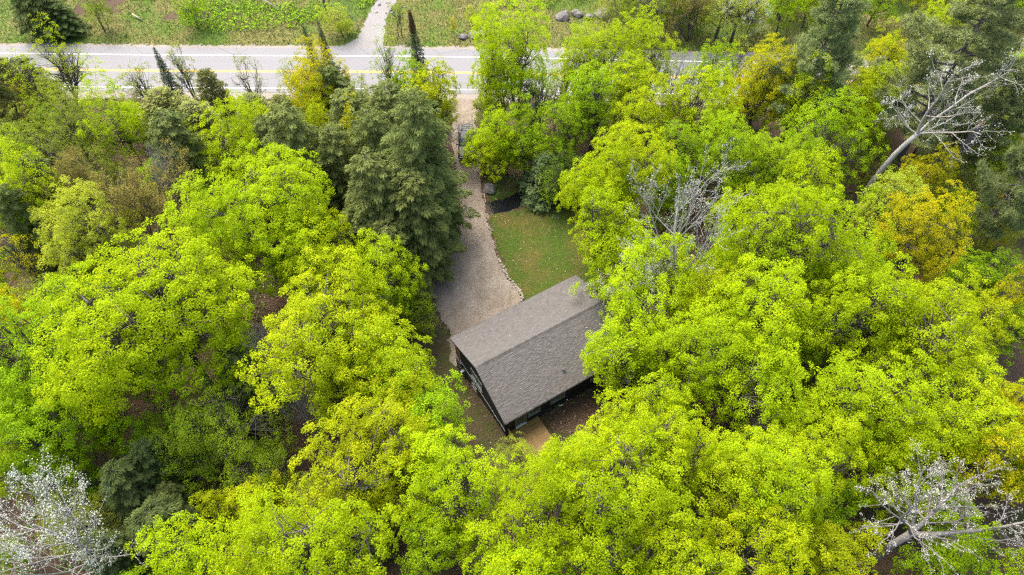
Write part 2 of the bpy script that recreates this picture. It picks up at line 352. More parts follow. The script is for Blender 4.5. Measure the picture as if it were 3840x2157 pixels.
def make_mesh(name, V, quads=None, tris=None, mat=None, smooth=False, attrs=None):
    """attrs: face-domain floats {name: array}, quads first then tris"""
    me = bpy.data.meshes.new(name)
    V = np.asarray(V, np.float32).reshape(-1, 3)
    nq = 0 if quads is None else len(quads); nt = 0 if tris is None else len(tris)
    loops = []
    if nq: loops.append(np.asarray(quads, np.int32).ravel())
    if nt: loops.append(np.asarray(tris, np.int32).ravel())
    lo = np.concatenate(loops)
    me.vertices.add(len(V)); me.vertices.foreach_set('co', V.ravel())
    me.loops.add(len(lo)); me.loops.foreach_set('vertex_index', lo)
    me.polygons.add(nq + nt)
    st = np.concatenate([np.arange(nq) * 4, nq * 4 + np.arange(nt) * 3]).astype(np.int32)
    me.polygons.foreach_set('loop_start', st)
    me.update(calc_edges=True)
    me.polygons.foreach_set('use_smooth', np.full(nq + nt, smooth))
    if attrs:
        for k, a in attrs.items():
            at = me.attributes.new(k, 'FLOAT', 'FACE')
            at.data.foreach_set('value', np.asarray(a, np.float32))
    if mat: me.materials.append(mat)
    me.update()
    return me

def add(name, me, parent=None, loc=None, label=None, cat=None, group=None, kind=None):
    o = bpy.data.objects.new(name, me)
    COL.objects.link(o)
    if parent is not None: o.parent = parent
    if loc is not None: o.location = loc
    tag(o, label, cat, group, kind)
    return o

def tag(o, label=None, cat=None, group=None, kind=None):
    if label: o['label'] = label
    if cat: o['category'] = cat
    if group: o['group'] = group
    if kind: o['kind'] = kind
    return o

class Geo:
    """collects boxes, prisms, tubes and loose polygons into one mesh"""
    def __init__(s): s.v = []; s.q = []; s.t = []; s.n = 0
    def raw(s, V, quads=(), tris=()):
        V = np.asarray(V, float).reshape(-1, 3); s.v.append(V)
        if len(quads): s.q.append(np.asarray(quads, int) + s.n)
        if len(tris): s.t.append(np.asarray(tris, int) + s.n)
        s.n += len(V); return s
    def box(s, a, b, M=None, taper=None):
        (x0, y0, z0), (x1, y1, z1) = a, b
        V = np.array([(x0, y0, z0), (x1, y0, z0), (x1, y1, z0), (x0, y1, z0), (x0, y0, z1), (x1, y0, z1), (x1, y1, z1), (x0, y1, z1)], float)
        if taper:
            c = V[4:, :2].mean(0); V[4:, :2] = c + (V[4:, :2] - c) * np.array(taper)
        if M is not None: V = V @ np.array(M)[:3, :3].T + np.array(M)[:3, 3]
        return s.raw(V, [(3, 2, 1, 0), (4, 5, 6, 7), (0, 1, 5, 4), (1, 2, 6, 5), (2, 3, 7, 6), (3, 0, 4, 7)])
    def tube(s, P, rad, n=6, cap=True):
        V, Q = tube_arrays(P, rad, n)
        s.raw(V, Q)
        if cap:
            m = len(P)
            base = s.n - len(V)
            s.t.append(np.array([(base, base + i + 1, base + i) for i in range(1, n - 1)]))
            e = base + (m - 1) * n
            s.t.append(np.array([(e, e + i, e + i + 1) for i in range(1, n - 1)]))
        return s
    def mesh(s, name, mat, smooth=False, attrs=None):
        return make_mesh(name, np.concatenate(s.v), np.concatenate(s.q) if s.q else None, np.concatenate(s.t) if s.t else None, mat, smooth, attrs)
    def build(s, name, mat, parent=None, smooth=False, **kw):
        return add(name, s.mesh(name, mat, smooth), parent, **kw)

def tube_arrays(P, rad, n):
    P = np.asarray(P, float); m = len(P)
    rad = np.broadcast_to(np.asarray(rad, float), (m,))
    T = np.gradient(P, axis=0); T /= np.linalg.norm(T, axis=1, keepdims=True) + 1e-9
    up = np.array([0, 0, 1.0]) if abs(T[:, 2]).mean() < .9 else np.array([1.0, 0, 0])
    A = np.cross(T, up); A /= np.linalg.norm(A, axis=1, keepdims=True) + 1e-9
    B = np.cross(T, A)
    th = np.arange(n) * 2 * math.pi / n
    V = P[:, None] + rad[:, None, None] * (A[:, None] * np.cos(th)[None, :, None] + B[:, None] * np.sin(th)[None, :, None])
    i = np.arange(m - 1)[:, None] * n; k = np.arange(n)[None]
    k2 = (k + 1) % n
    Q = np.stack([i + k, i + k2, i + n + k2, i + n + k], -1).reshape(-1, 4)
    return V.reshape(-1, 3), Q

# ------------------------------------------------------------------ materials
def new_mat(name):
    m = bpy.data.materials.new(name); m.use_nodes = True
    nt = m.node_tree; nt.nodes.clear()
    out = nt.nodes.new('ShaderNodeOutputMaterial')
    return m, nt, out

class NT:
    def __init__(s, name):
        s.m, s.nt, s.out = new_mat(name)
        s.L = s.nt.links
    def n(s, t, **kw):
        nd = s.nt.nodes.new(t)
        for k, v in kw.items(): setattr(nd, k, v)
        return nd
    def coord(s, kind='Object'):
        return s.n('ShaderNodeTexCoord').outputs[kind]
    def pos(s): return s.n('ShaderNodeNewGeometry').outputs['Position']
    def noise(s, vec, scale, detail=4, rough=.6, dist=0):
        nd = s.n('ShaderNodeTexNoise'); nd.inputs['Scale'].default_value = scale; nd.inputs['Detail'].default_value = detail
        nd.inputs['Roughness'].default_value = rough; nd.inputs['Distortion'].default_value = dist
        s.L.new(vec, nd.inputs['Vector']); return nd.outputs['Fac']
    def vor(s, vec, scale, feat='F1', out='Distance'):
        nd = s.n('ShaderNodeTexVoronoi'); nd.feature = feat; nd.inputs['Scale'].default_value = scale
        s.L.new(vec, nd.inputs['Vector']); return nd.outputs[out]
    def ramp(s, fac, stops):
        nd = s.n('ShaderNodeValToRGB'); cr = nd.color_ramp
        while len(cr.elements) < len(stops): cr.elements.new(.5)
        for e, (p, c) in zip(cr.elements, stops):
            e.position = p; e.color = tuple(c) + (1,) if len(c) == 3 else c
        s.L.new(fac, nd.inputs[0]); return nd.outputs[0]
    def mix(s, fac, a, b, mode='MIX'):
        nd = s.n('ShaderNodeMix'); nd.data_type = 'RGBA'; nd.blend_type = mode
        for i, v in ((0, fac), (6, a), (7, b)):
            if isinstance(v, (int, float)): nd.inputs[i].default_value = v
            elif isinstance(v, tuple): nd.inputs[i].default_value = v + (1,) if len(v) == 3 else v
            else: s.L.new(v, nd.inputs[i])
        return nd.outputs[2]
    def math(s, op, a, b=0.0, c=None):
        nd = s.n('ShaderNodeMath'); nd.operation = op
        for i, v in enumerate((a, b, c)):
            if v is None: continue
            if isinstance(v, (int, float)): nd.inputs[i].default_value = v
            else: s.L.new(v, nd.inputs[i])
        return nd.outputs[0]
    def attr(s, name, out='Fac'):
        nd = s.n('ShaderNodeAttribute'); nd.attribute_name = name; return nd.outputs[out]
    def principled(s, col, rough=.8, spec=.3, bump=None, bstr=.3, bdist=.02, metal=0.0):
        p = s.n('ShaderNodeBsdfPrincipled')
        if isinstance(col, tuple): p.inputs['Base Color'].default_value = col + (1,)
        else: s.L.new(col, p.inputs['Base Color'])
        if isinstance(rough, (int, float)): p.inputs['Roughness'].default_value = rough
        else: s.L.new(rough, p.inputs['Roughness'])
        p.inputs['Specular IOR Level'].default_value = spec; p.inputs['Metallic'].default_value = metal
        if bump is not None:
            b = s.n('ShaderNodeBump'); b.inputs['Strength'].default_value = bstr; b.inputs['Distance'].default_value = bdist
            s.L.new(bump, b.inputs['Height']); s.L.new(b.outputs[0], p.inputs['Normal'])
        s.L.new(p.outputs[0], s.out.inputs[0]); return p

def leaf_material(name, transl=.5, hue=.03, val=.45, gloss=.003):
    """leaf colour = the tree's own object colour, varied leaf by leaf"""
    t = NT(name)
    oi = t.n('ShaderNodeObjectInfo')
    tint = t.attr('tint')
    hs = t.n('ShaderNodeHueSaturation')
    t.L.new(oi.outputs['Color'], hs.inputs['Color'])
    t.L.new(t.math('MULTIPLY_ADD', tint, -hue, .5 + hue * .5), hs.inputs['Hue'])
    t.L.new(t.math('MULTIPLY_ADD', tint, val, 1 - val * .5), hs.inputs['Value'])
    d = t.n('ShaderNodeBsdfDiffuse'); tr = t.n('ShaderNodeBsdfTranslucent')
    t.L.new(hs.outputs[0], d.inputs[0]); t.L.new(hs.outputs[0], tr.inputs[0])
    mx = t.n('ShaderNodeMixShader'); mx.inputs[0].default_value = transl
    t.L.new(d.outputs[0], mx.inputs[1]); t.L.new(tr.outputs[0], mx.inputs[2])
    if gloss:
        g = t.n('ShaderNodeBsdfGlossy'); g.inputs['Roughness'].default_value = .5
        m2 = t.n('ShaderNodeMixShader'); m2.inputs[0].default_value = gloss
        t.L.new(mx.outputs[0], m2.inputs[1]); t.L.new(g.outputs[0], m2.inputs[2]); mx = m2
    t.L.new(mx.outputs[0], t.out.inputs[0])
    return t.m

def bark_material(name, a, b, scale=6, spots=None):
    t = NT(name); c = t.coord()
    col = t.ramp(t.noise(c, scale, 5, .7), [(.3, a), (.7, b)])
    if spots:
        col = t.mix(t.ramp(t.noise(c, 1.7, 4, .7), [(.55, (0, 0, 0)), (.68, (1, 1, 1))]), col, spots)
    t.principled(col, .95, .1, t.noise(c, 25, 3), .5, .02)
    return t.m

M = {}
M['leaf'] = leaf_material('maple_leaf')
M['needle'] = leaf_material('needle', .2, .03, 1.0, .006)
M['bud'] = leaf_material('silver_bud', .3, .02, .4, .05)
M['bark'] = bark_material('maple_bark', (.045, .038, .03), (.11, .095, .08), 5, (.17, .165, .15))
M['bark_dark'] = bark_material('dark_bark', (.035, .028, .022), (.09, .075, .062), 5)
M['bark_white'] = bark_material('aspen_bark', (.17, .165, .146), (.26, .252, .226), 4, (.115, .11, .1))
M['bark_pale'] = bark_material('pale_grey_bark', (.08, .075, .068), (.16, .153, .14), 4)
M['bark_grey'] = bark_material('pine_bark', (.055, .048, .042), (.14, .128, .115), 5)
M['snapped'] = bark_material('snapped_wood', (.34, .2, .09), (.5, .33, .16), 6)

# ------------------------------------------------------------------ tree prototypes
def unit(a): return a / (np.linalg.norm(a, axis=-1, keepdims=True) + 1e-9)

def leaves_mesh(name, C, N, k, spread, size, mat, r, flat=.45, up=.7, chaos=.55, dome=.5, aspect=.78, jitter_clump=True):
    """k leaves round each clump centre C with clump normal N; each leaf is a folded diamond"""
    n = len(C); tot = n * k
    Cn = np.repeat(C, k, 0); Nn = np.repeat(N, k, 0)
    cs = np.repeat(r.uniform(.75, 1.25, n), k)[:, None]
    off = r.normal(size=(tot, 3)); off = unit(off) * (r.random((tot, 1)) ** .45)
    al = (off * Nn).sum(1, keepdims=True)
    tang = off - al * Nn
    rad2 = (tang ** 2).sum(1, keepdims=True)
    pos = Cn + spread * cs * (tang + Nn * (al * flat + dome * (.6 - rad2)))
    nor = unit(Nn * .5 + np.array([0, 0, up]) + tang * .55 + r.normal(size=(tot, 3)) * chaos)
    d = r.normal(size=(tot, 3)) + tang * 1.2 + np.array([0, 0, -.35])
    d = unit(d - (d * nor).sum(1, keepdims=True) * nor)
    s = np.cross(nor, d)
    L = size * r.uniform(.65, 1.3, (tot, 1)); W = L * aspect * .5
    fold = nor * W * r.uniform(.1, .5, (tot, 1))
    v0 = pos - d * L * .45
    v1 = pos + s * W + fold - d * L * .02
    v2 = pos + d * L * .55 - nor * L * .12
    v3 = pos - s * W + fold - d * L * .02
    V = np.stack([v0, v1, v2, v3], 1).reshape(-1, 3)
    Q = np.arange(tot * 4).reshape(-1, 4)
    low = np.clip(.5 + .35 * sinus(C, int(r.integers(1, 9999)), 3.2), 0, 1)
    tint = np.clip(np.repeat(.4 * low + .25 * r.random(n), k) + .35 * r.random(tot), 0, 1)
    return make_mesh(name, V, Q, None, mat, False, {'tint': tint})

def voxel_thin(P, N, s, r):
    key = np.floor((P + r.uniform(0, s, 3)) / s).astype(np.int64)
    key = key[:, 0] * 73856093 ^ key[:, 1] * 19349663 ^ key[:, 2] * 83492791
    perm = r.permutation(len(P))
    _, idx = np.unique(key[perm], return_index=True)
    idx = perm[idx]
    return P[idx], N[idx]

def bez(a, b, c, m):
    t = np.linspace(0, 1, m)[:, None]
    return (1 - t) ** 2 * a + 2 * t * (1 - t) * b + t * t * c

def sinus(P, seed, wave, n=6):
    q = np.random.default_rng(seed); W = unit(q.normal(size=(n, 3))) * (2 * math.pi / wave) * q.uniform(.6, 1.5, (n, 1))
    return np.sin(P @ W.T + q.uniform(0, 6.28, n)).sum(1) / math.sqrt(n)

def broadleaf(seed, R, h, s=.9, k=46, leaf=.145, spread=.5, keep=1.0, limbs=12, mat='leaf', barkm='bark', flat=.45, zc=.62, zr=.38, up=.75, chaos=.48, stems=1, carve=-.45, rough=.24):
    """uneven crown: clumps thrown outer-weighted into a lumpy ellipsoid, gaps carved by noise"""
    r = np.random.default_rng(seed)
    c0 = np.array([0, 0, zc * h]); rz = zr * h
    n = int(3.2 * 4.19 * R * R * rz / s ** 3)
    d = unit(r.normal(size=(n, 3))); d = d[d[:, 2] > -.62]
    B = 1 + rough * sinus(d, seed + 1, 1.5) + rough * .55 * sinus(d, seed + 2, .6)
    rho = r.random(len(d)) ** .4
    P = c0 + d * (rho * B)[:, None] * np.array([R * .9, R * .9, rz])
    P[:, :2] *= np.clip(.55 + (P[:, 2:] - (zc - zr) * h) / (rz * .9), .45, 1)
    ok = sinus(P, seed + 3, R * .62) + .5 * sinus(P, seed + 4, R * .28) > carve
    P, N = P[ok], unit(d[ok] + np.array([0, 0, .45]) + r.normal(size=(ok.sum(), 3)) * .25)
    P, N = voxel_thin(P, N, s, r)
    if keep < 1:
        pick = r.random(len(P)) < keep; P, N = P[pick], N[pick]
    LCi = r.permutation(len(P))[:limbs]
    LC = c0 + (P[LCi] - c0) * .72; LR = np.full(len(LC), R * .42)
    crown = leaves_mesh('crown', P, N, k, spread, leaf, M[mat], r, flat, up, chaos)
    # trunk and limbs
    gt, gb = Geo(), Geo()
    r0 = .014 * h + .012 * R
    starts = []
    for si in range(stems):
        a = si * 2.4 + r.uniform(0, 6); b0 = np.array([math.cos(a), math.sin(a), 0]) * (.25 if stems > 1 else 0)
        top = np.array([r.normal() * .05 * h, r.normal() * .05 * h, h * .52]) + b0 * (h * .12)
        tr = bez(b0 - [0, 0, .5], np.array([0, 0, h * .25]) + b0 * 2 + r.normal(size=3) * .2, top, 7)
        gt.tube(tr, np.linspace(r0, r0 * .55, 7) / math.sqrt(stems) * np.array([1.35, 1, 1, 1, 1, 1, 1]), 8)
        starts.append((tr, r0 / math.sqrt(stems)))
    for i, (c, lr) in enumerate(zip(LC, LR)):
        tr, rr0 = starts[i % stems]
        a = tr[r.integers(3, 7)]
        e = c + r.normal(size=3) * lr * .2
        path = bez(a, (a + e) / 2 + np.array([0, 0, -.1 * np.linalg.norm(e - a)]) + r.normal(size=3) * .25, e, 6)
        gt.tube(path, np.linspace(rr0 * .5, rr0 * .16, 6), 6, False)
        dd = np.linalg.norm((P - c) / lr, axis=1)
        near = np.where(dd < 1.25)[0]
        r.shuffle(near)
        for j in near[:max(8, int(lr * 9))]:
            s0 = path[r.integers(2, 6)]; e2 = P[j]
            gb.tube(bez(s0, (s0 + e2) / 2 + r.normal(size=3) * .18, e2, 4), np.linspace(rr0 * .15 + .012, .012, 4), 4, False)
    return dict(R=R, h=h, crown=crown, trunk=gt.mesh('trunk', M[barkm], True), branches=gb.mesh('branches', M[barkm], True), n=len(P) * k)

def skeleton(r, root, direc, length, radius, levels, nch, ang, tub, tips, lvl=0, tropism=.25, wander=.18, taper=.35, ratio=(.45, .7), sides=(8, 6, 4, 3, 3)):
    m = 6 if lvl < 2 else 4
    P = [np.array(root, float)]; d = np.array(direc, float)
    for i in range(m - 1):
        d = unit(d + r.normal(size=3) * wander + np.array([0, 0, tropism * (.3 if lvl == 0 else 1)]))
        P.append(P[-1] + d * length / (m - 1))
    P = np.array(P)
    rad = np.linspace(radius, max(.011, radius * taper), m)
    tub.append((P, rad, sides[min(lvl, 4)], lvl))
    if lvl >= levels:
        tips.append((P[-1], d)); tips.append((P[-2], d)); return
    n = nch[lvl]
    for i in range(n):
        t = (.3 + .7 * (i + r.random()) / n) if lvl == 0 else (.15 + .85 * (i + r.random()) / n)
        x = min(t * (m - 1), m - 1.001); j = int(x)
        p = P[j] + (P[j + 1] - P[j]) * (x - j)
        dd = unit(P[j + 1] - P[j])
        a = i * 2.4 + r.uniform(-.5, .5); ref = unit(np.cross(dd, [.3, .5, .8])); oth = np.cross(dd, ref)
        th = R_(r.uniform(*ang[lvl]))
        cd = dd * math.cos(th) + (ref * math.cos(a) + oth * math.sin(a)) * math.sin(th)
        cl = length * r.uniform(*ratio) * (1.15 - .55 * t)
        skeleton(r, p, cd, cl, max(.012, rad[j] * .5), levels, nch, ang, tub, tips, lvl + 1, tropism, wander, taper, ratio, sides)
    tips.append((P[-1], d))

def twiggy(seed, h, barkm, leafm, leaf=.09, k=5, spread=.16, levels=3, nch=(13, 6, 5), ang=((35, 65), (25, 50), (25, 55)), lean=(0, 0, 1), radius=None, tropism=.2, wander=.14, ratio=(.42, .62), keepleaf=1.0, stems=1, shape=None):
    r = np.random.default_rng(seed)
    tub, tips = [], []
    for si in range(stems):
        dl = np.array(lean, float) + (r.normal(size=3) * .25 if stems > 1 else 0)
        skeleton(r, (0 + (r.normal() * .3 if stems > 1 else 0), (r.normal() * .3 if stems > 1 else 0), -.5), unit(dl), h * .8, radius or .013 * h, levels, nch, ang, tub, tips, 0, tropism, wander, .3, ratio)
    if shape is not None: shape(r, tub, tips)
    gt, gb = Geo(), Geo()
    for P, rad, sd, lv in tub:
        (gt if lv == 0 else gb).tube(P, rad, sd, lv == 0)
    d = dict(h=h, trunk=gt.mesh('trunk', M[barkm], True), branches=gb.mesh('branches', M[barkm], True), n=len(tips) * k)
    d['R'] = float(np.percentile([np.hypot(p[0], p[1]) for p, _ in tips], 92))
    d['h'] = float(max(p[2] for p, _ in tips))
    if k:
        C = np.array([p for p, _ in tips]); N = unit(np.array([q for _, q in tips]) + [0, 0, .3])
        pk = r.random(len(C)) < keepleaf; C, N = C[pk], N[pk]
        d['crown'] = leaves_mesh('crown', C, N, k, spread, leaf, M[leafm], r, .9, .4, .8, .2)
    return d

def conifer(seed, h, R, nb=170, per=110, prof=.85, rise=.12, droop=.38, sl=.34, sw=.1, z0=.08, barkm='bark_dark', top=.25, gaps=0.0, upt=.1):
    r = np.random.default_rng(seed)
    f = (np.arange(nb) + r.random(nb)) / nb
    f = 1 - (1 - f) ** 1.15
    zb = h * (z0 + (1 - z0) * f * .985)
    L = R * np.clip(1 - f, .0, 1) ** prof * r.uniform(.68, 1.12, nb) + top
    L *= np.clip(.55 + f * 5, 0, 1)
    az = np.arange(nb) * 2.39996 + r.uniform(-.35, .35, nb)
    n = np.maximum(6, (per * (L / R) ** 1.25 * 1.5)).astype(int)
    bi = np.repeat(np.arange(nb), n); tot = len(bi)
    t = r.random(tot) ** .62; side = r.choice([-1, 1], tot); w = r.random(tot) ** .8
    Lb = L[bi]; a = az[bi]
    out = np.stack([np.cos(a), np.sin(a), np.zeros(tot)], 1); sd = np.stack([-np.sin(a), np.cos(a), np.zeros(tot)], 1)
    lt = (.42 * Lb * (1 - t) * np.clip(t * 3, 0, 1) + .16) * side
    rb = (rise + .5 * f[bi] ** 3 * .6)
    pz = zb[bi] + Lb * (rb * t - droop * t * t) - .22 * np.abs(lt * w) + r.normal(size=tot) * .05
    pos = out * (Lb * t + np.abs(lt) * w * .55)[:, None] + sd * (lt * w)[:, None]; pos[:, 2] += pz
    slope = (rb - 2 * droop * t)
    d = out * .75 + sd * (side * .6 * (1 - .5 * t))[:, None] + r.normal(size=(tot, 3)) * .16; d[:, 2] += slope * .7 - .18 + upt
    d = unit(d)
    nor = unit(np.array([0, 0, 1.0]) + out * .35 + r.normal(size=(tot, 3)) * .38)
    nor = unit(nor - (nor * d).sum(1, keepdims=True) * d); s = np.cross(nor, d)
    ln = sl * r.uniform(.6, 1.25, (tot, 1)); W = sw * r.uniform(.7, 1.3, (tot, 1)) * .5
    V = np.stack([pos - d * ln * .4, pos + s * W, pos + d * ln * .6 - nor * ln * .12, pos - s * W], 1).reshape(-1, 3)
    tint = np.clip(.25 * r.random(tot) + .35 * r.random(nb)[bi] + .4 * (t > .82) * r.random(tot), 0, 1)
    crown = make_mesh('crown', V, np.arange(tot * 4).reshape(-1, 4), None, M['needle'], False, {'tint': tint})
    gt, gb = Geo(), Geo()
    gt.tube(np.stack([np.linspace(0, 1, 8) * r.normal() * .03 * h, np.linspace(0, 1, 8) * 0, np.linspace(-.5, h * .99, 8)], 1) * [0, 0, 1], np.linspace(.013 * h, .02, 8), 7)
    tt = np.array([0, .35, .7, .95])
    for i in range(0, nb):
        o = np.array([math.cos(az[i]), math.sin(az[i])])
        P = np.stack([o[0] * L[i] * tt, o[1] * L[i] * tt, zb[i] + L[i] * (rise * tt - droop * tt * tt) - .03], 1)
        gb.tube(P, np.array([.03, .024, .016, .01]) * (h / 15), 3, False)
    return dict(R=R, h=h, crown=crown, trunk=gt.mesh('trunk', M[barkm], True), branches=gb.mesh('branches', M[barkm], True), n=tot)

def pine(seed, h, R):
    r = np.random.default_rng(seed)
    gt, gb = Geo(), Geo()
    tr = np.array([[0, 0, -.5], [.1, 0, h * .3], [.2, .1, h * .6], [0.1, .1, h * .98]])
    gt.tube(bez(tr[0], tr[1] * 1.2, tr[3], 9), np.linspace(.016 * h, .03, 9), 8)
    C, N = [], []
    nl = 64
    for i in range(nl):
        f = (i + r.random()) / nl
        z = h * (.28 + .7 * f)
        L = R * (1 - f * .72) * r.uniform(.45, 1.15) * np.clip(.6 + f * 2, 0, 1)
        a = i * 2.39996 + r.uniform(-.5, .5)
        o = np.array([math.cos(a), math.sin(a), 0]); sd = np.array([-o[1], o[0], 0])
        e = np.array([.15, .08, z]) + o * L + np.array([0, 0, L * r.uniform(.05, .35)])
        P = bez(np.array([.15, .08, z]), np.array([.15, .08, z]) + o * L * .55, e, 6)
        gb.tube(P, np.linspace(.06 + .012 * L, .02, 6), 5, False)
        for j in range(int(10 + L * 6)):
            t = r.uniform(.3, 1); x = min(t * 5, 4.99); q = int(x); p = P[q] + (P[q + 1] - P[q]) * (x - q)
            lt = r.uniform(.25, .35 + .3 * L * (1.1 - t)) * r.choice([-1, 1])
            p2 = p + sd * lt + o * abs(lt) * .7 + np.array([0, 0, r.uniform(0, .3)])
            gb.tube(np.array([p, (p + p2) / 2 + [0, 0, -.04], p2]), [.02, .015, .01], 3, False)
            for u in (.55, .8, 1.0):
                C.append(p + (p2 - p) * u + r.normal(size=3) * .1); N.append(unit(o * .5 + sd * np.sign(lt) * .3 + np.array([0, 0, .9])))
    C = np.array(C); N = np.array(N); k = 22; n = len(C); tot = n * k
    Cn = np.repeat(C, k, 0); d = unit(np.repeat(N, k, 0) * .75 + r.normal(size=(tot, 3)) * .6)
    s = unit(np.cross(d, r.normal(size=(tot, 3))))
    ln = r.uniform(.24, .46, (tot, 1))
    b = Cn + r.normal(size=(tot, 3)) * .1
    V = np.stack([b - s * .024, b + s * .024, b + d * ln], 1).reshape(-1, 3)
    tint = np.clip(.5 * np.repeat(r.random(n), k) + .5 * r.random(tot), 0, 1)
    crown = make_mesh('crown', V, None, np.arange(tot * 3).reshape(-1, 3), M['needle'], False, {'tint': tint})
    return dict(R=R, h=h, crown=crown, trunk=gt.mesh('trunk', M['bark_grey'], True), branches=gb.mesh('branches', M['bark_grey'], True), n=tot)

PROTO = {
    'maple': [broadleaf(11, 8.0, 20, .9, 66, .128, limbs=22, carve=-.95, rough=.2), broadleaf(12, 7.0, 18, .88, 66, .128, limbs=20, carve=-.9, rough=.2), broadleaf(10, 6.2, 17, .88, 62, .128, limbs=18, carve=-.6),
              broadleaf(13, 5.0, 15, .84, 60, .126, limbs=15, carve=-.9), broadleaf(14, 5.0, 15, .84, 60, .126, limbs=14, zr=.33, zc=.66, carve=-.8), broadleaf(15, 4.6, 14, .84, 58, .126, limbs=14, carve=-.1), broadleaf(20, 4.4, 15, .84, 58, .126, limbs=14, zr=.42, zc=.58, stems=2, carve=-.25), broadleaf(21, 5.2, 16, .84, 58, .126, limbs=15, rough=.34),
              broadleaf(16, 3.3, 12, .74, 52, .122, .45, limbs=11), broadleaf(17, 3.1, 11, .74, 52, .122, .45, limbs=10, stems=2, carve=-.1), broadleaf(22, 3.4, 11, .74, 52, .122, .45, limbs=10, zr=.42, zc=.56, rough=.34),
              broadleaf(18, 2.1, 7.5, .62, 46, .118, .4, limbs=8, zc=.56, zr=.44), broadleaf(19, 1.9, 7, .62, 46, .118, .4, limbs=8, zc=.56, zr=.44, stems=2, carve=-.1)],
    'fine': [broadleaf(31, 5, 12, .72, 40, .095, .55, .75, 12, flat=.25, zc=.56, zr=.42, up=1.1, carve=-.3), broadleaf(32, 3.2, 9, .62, 40, .09, .5, .75, 10, flat=.25, zc=.54, zr=.44, up=1.1, carve=-.3),
             broadleaf(33, 1.9, 5, .5, 36, .09, .4, .8, 8, zc=.52, zr=.46, stems=4, up=1.0, carve=-.3)],
    'sparse': [broadleaf(41, 4, 13, .7, 22, .12, .42, .4, 16, zr=.42, zc=.58, carve=-.2), broadleaf(42, 2.6, 11, .6, 20, .115, .38, .4, 14, zr=.42, zc=.58, stems=3, carve=-.2), broadleaf(43, 2.0, 8, .55, 20, .11, .36, .42, 10, zr=.45, zc=.55, stems=2, carve=-.2)],
    'hemlock': [conifer(51, 20, 6.0, 150, 240, .45, .2, .36, .44, .1), conifer(52, 16, 5.0, 130, 220, .42, .2, .36, .42, .1), conifer(53, 12, 4.0, 115, 190, .42, .18, .34, .38, .1)],
    'cedar': [conifer(56, 13, 3.4, 220, 150, .5, .35, .2, .22, .1, .05, top=.2, upt=.5), conifer(57, 10, 3.0, 190, 140, .5, .35, .2, .22, .1, .05, top=.2, upt=.5)],
    'spruce': [conifer(58, 15, 2.4, 260, 90, .9, .1, .45, .24, .08, .04, top=.12)],
    'bspruce': [conifer(59, 7, 2.6, 150, 130, .8, .12, .3, .22, .08, .02, top=.12)],
    'pine': [pine(61, 24, 6.5), pine(62, 20, 5.5)],
    'aspen': [twiggy(71, 20, 'bark_white', 'bud', .09, 7, .3, nch=(14, 6, 5), radius=.2), twiggy(72, 14, 'bark_white', 'bud', .075, 4, .24, nch=(11, 6, 5), lean=(-.25, .2, 1))],
    'budding': [twiggy(74, 13, 'bark', 'leaf', .1, 6, .22, nch=(14, 7, 5), stems=2, ratio=(.45, .65)), twiggy(75, 11, 'bark', 'leaf', .1, 6, .22, nch=(12, 6, 5), stems=3)],
    'bare': [twiggy(76, 11, 'bark_white', 'leaf', .1, 0, .2, nch=(12, 6, 5), stems=2)],
    'stems': [twiggy(77, 11, 'bark_dark', 'leaf', .14, 4, .3, levels=2, nch=(7, 4), ang=((10, 25), (20, 45)), stems=8, keepleaf=.4)],
}

def big_aspen(seed):
    r = np.random.default_rng(seed); tub, tips = [], []
    base = np.array([[0, 0, -.5], [.1, .1, 3], [-.1, .2, 6.5], [.2, .3, 9.5]])
    tub.append((base, np.array([.42, .36, .33, .31]), 9, 0))
    f = base[-1]
    for dv, ln, rr in (((.55, .35, .9), 7.5, .24), ((-.9, .3, .75), 10.5, .24), ((.95, -.25, .45), 9.0, .26), ((-.2, .9, .8), 7.0, .16)):
        skeleton(r, f - np.array(dv) * .2, unit(np.array(dv)), ln, rr, 3, (0, 10, 7, 5), ((30, 60), (35, 70), (25, 55), (25, 55)), tub, tips, 1, .12, .16, .3, (.4, .62))
    return tub, tips

def finish_twiggy(tub, tips, seed, barkm='bark_white', k=6):
    r = np.random.default_rng(seed)
    gt, gb = Geo(), Geo()
    for P, rad, sd, lv in tub: (gt if lv == 0 or rad[0] > .15 else gb).tube(P, rad, max(sd, 7) if rad[0] > .15 else sd, lv == 0)
    C = np.array([p for p, _ in tips]); N = unit(np.array([q for _, q in tips]) + [0, 0, .3])
    return dict(R=float(np.percentile(np.hypot(C[:, 0], C[:, 1]), 92)), h=float(C[:, 2].max()), trunk=gt.mesh('trunk', M[barkm], True), branches=gb.mesh('branches', M[barkm], True),
                crown=leaves_mesh('crown', C, N, k, .26, .1, M['bud'], r, .9, .4, .8, .2), n=len(C) * k)

PROTO['aspenbig'] = [finish_twiggy(*big_aspen(81), 82, 'bark_pale', 9)]

def curve_aspen(seed):
    r = np.random.default_rng(seed); tub, tips = [], []
    P = bez(np.array([0, 0, -.5]), np.array([-.4, 0, 8.0]), np.array([1.9, .3, 11.5]), 8)
    tub.append((P, np.linspace(.3, .2, 8), 9, 0)); f = P[-1]
    for dv, ln, rr in (((.15, .2, 1), 7.5, .13), ((.8, .3, .7), 8.5, .12), ((-.7, .2, .6), 4.5, .08), ((.5, -.5, .7), 6, .09), ((.9, .1, .35), 4.5, .08)):
        skeleton(r, f - unit(np.array(dv)) * .3, unit(np.array(dv)), ln, rr, 3, (0, 8, 5, 4), ((30, 60), (30, 65), (25, 55), (25, 55)), tub, tips, 1, .1, .2, .3, (.38, .6))
    return tub, tips
PROTO['aspencurve'] = [finish_twiggy(*curve_aspen(83), 84, 'bark_white', 5)]

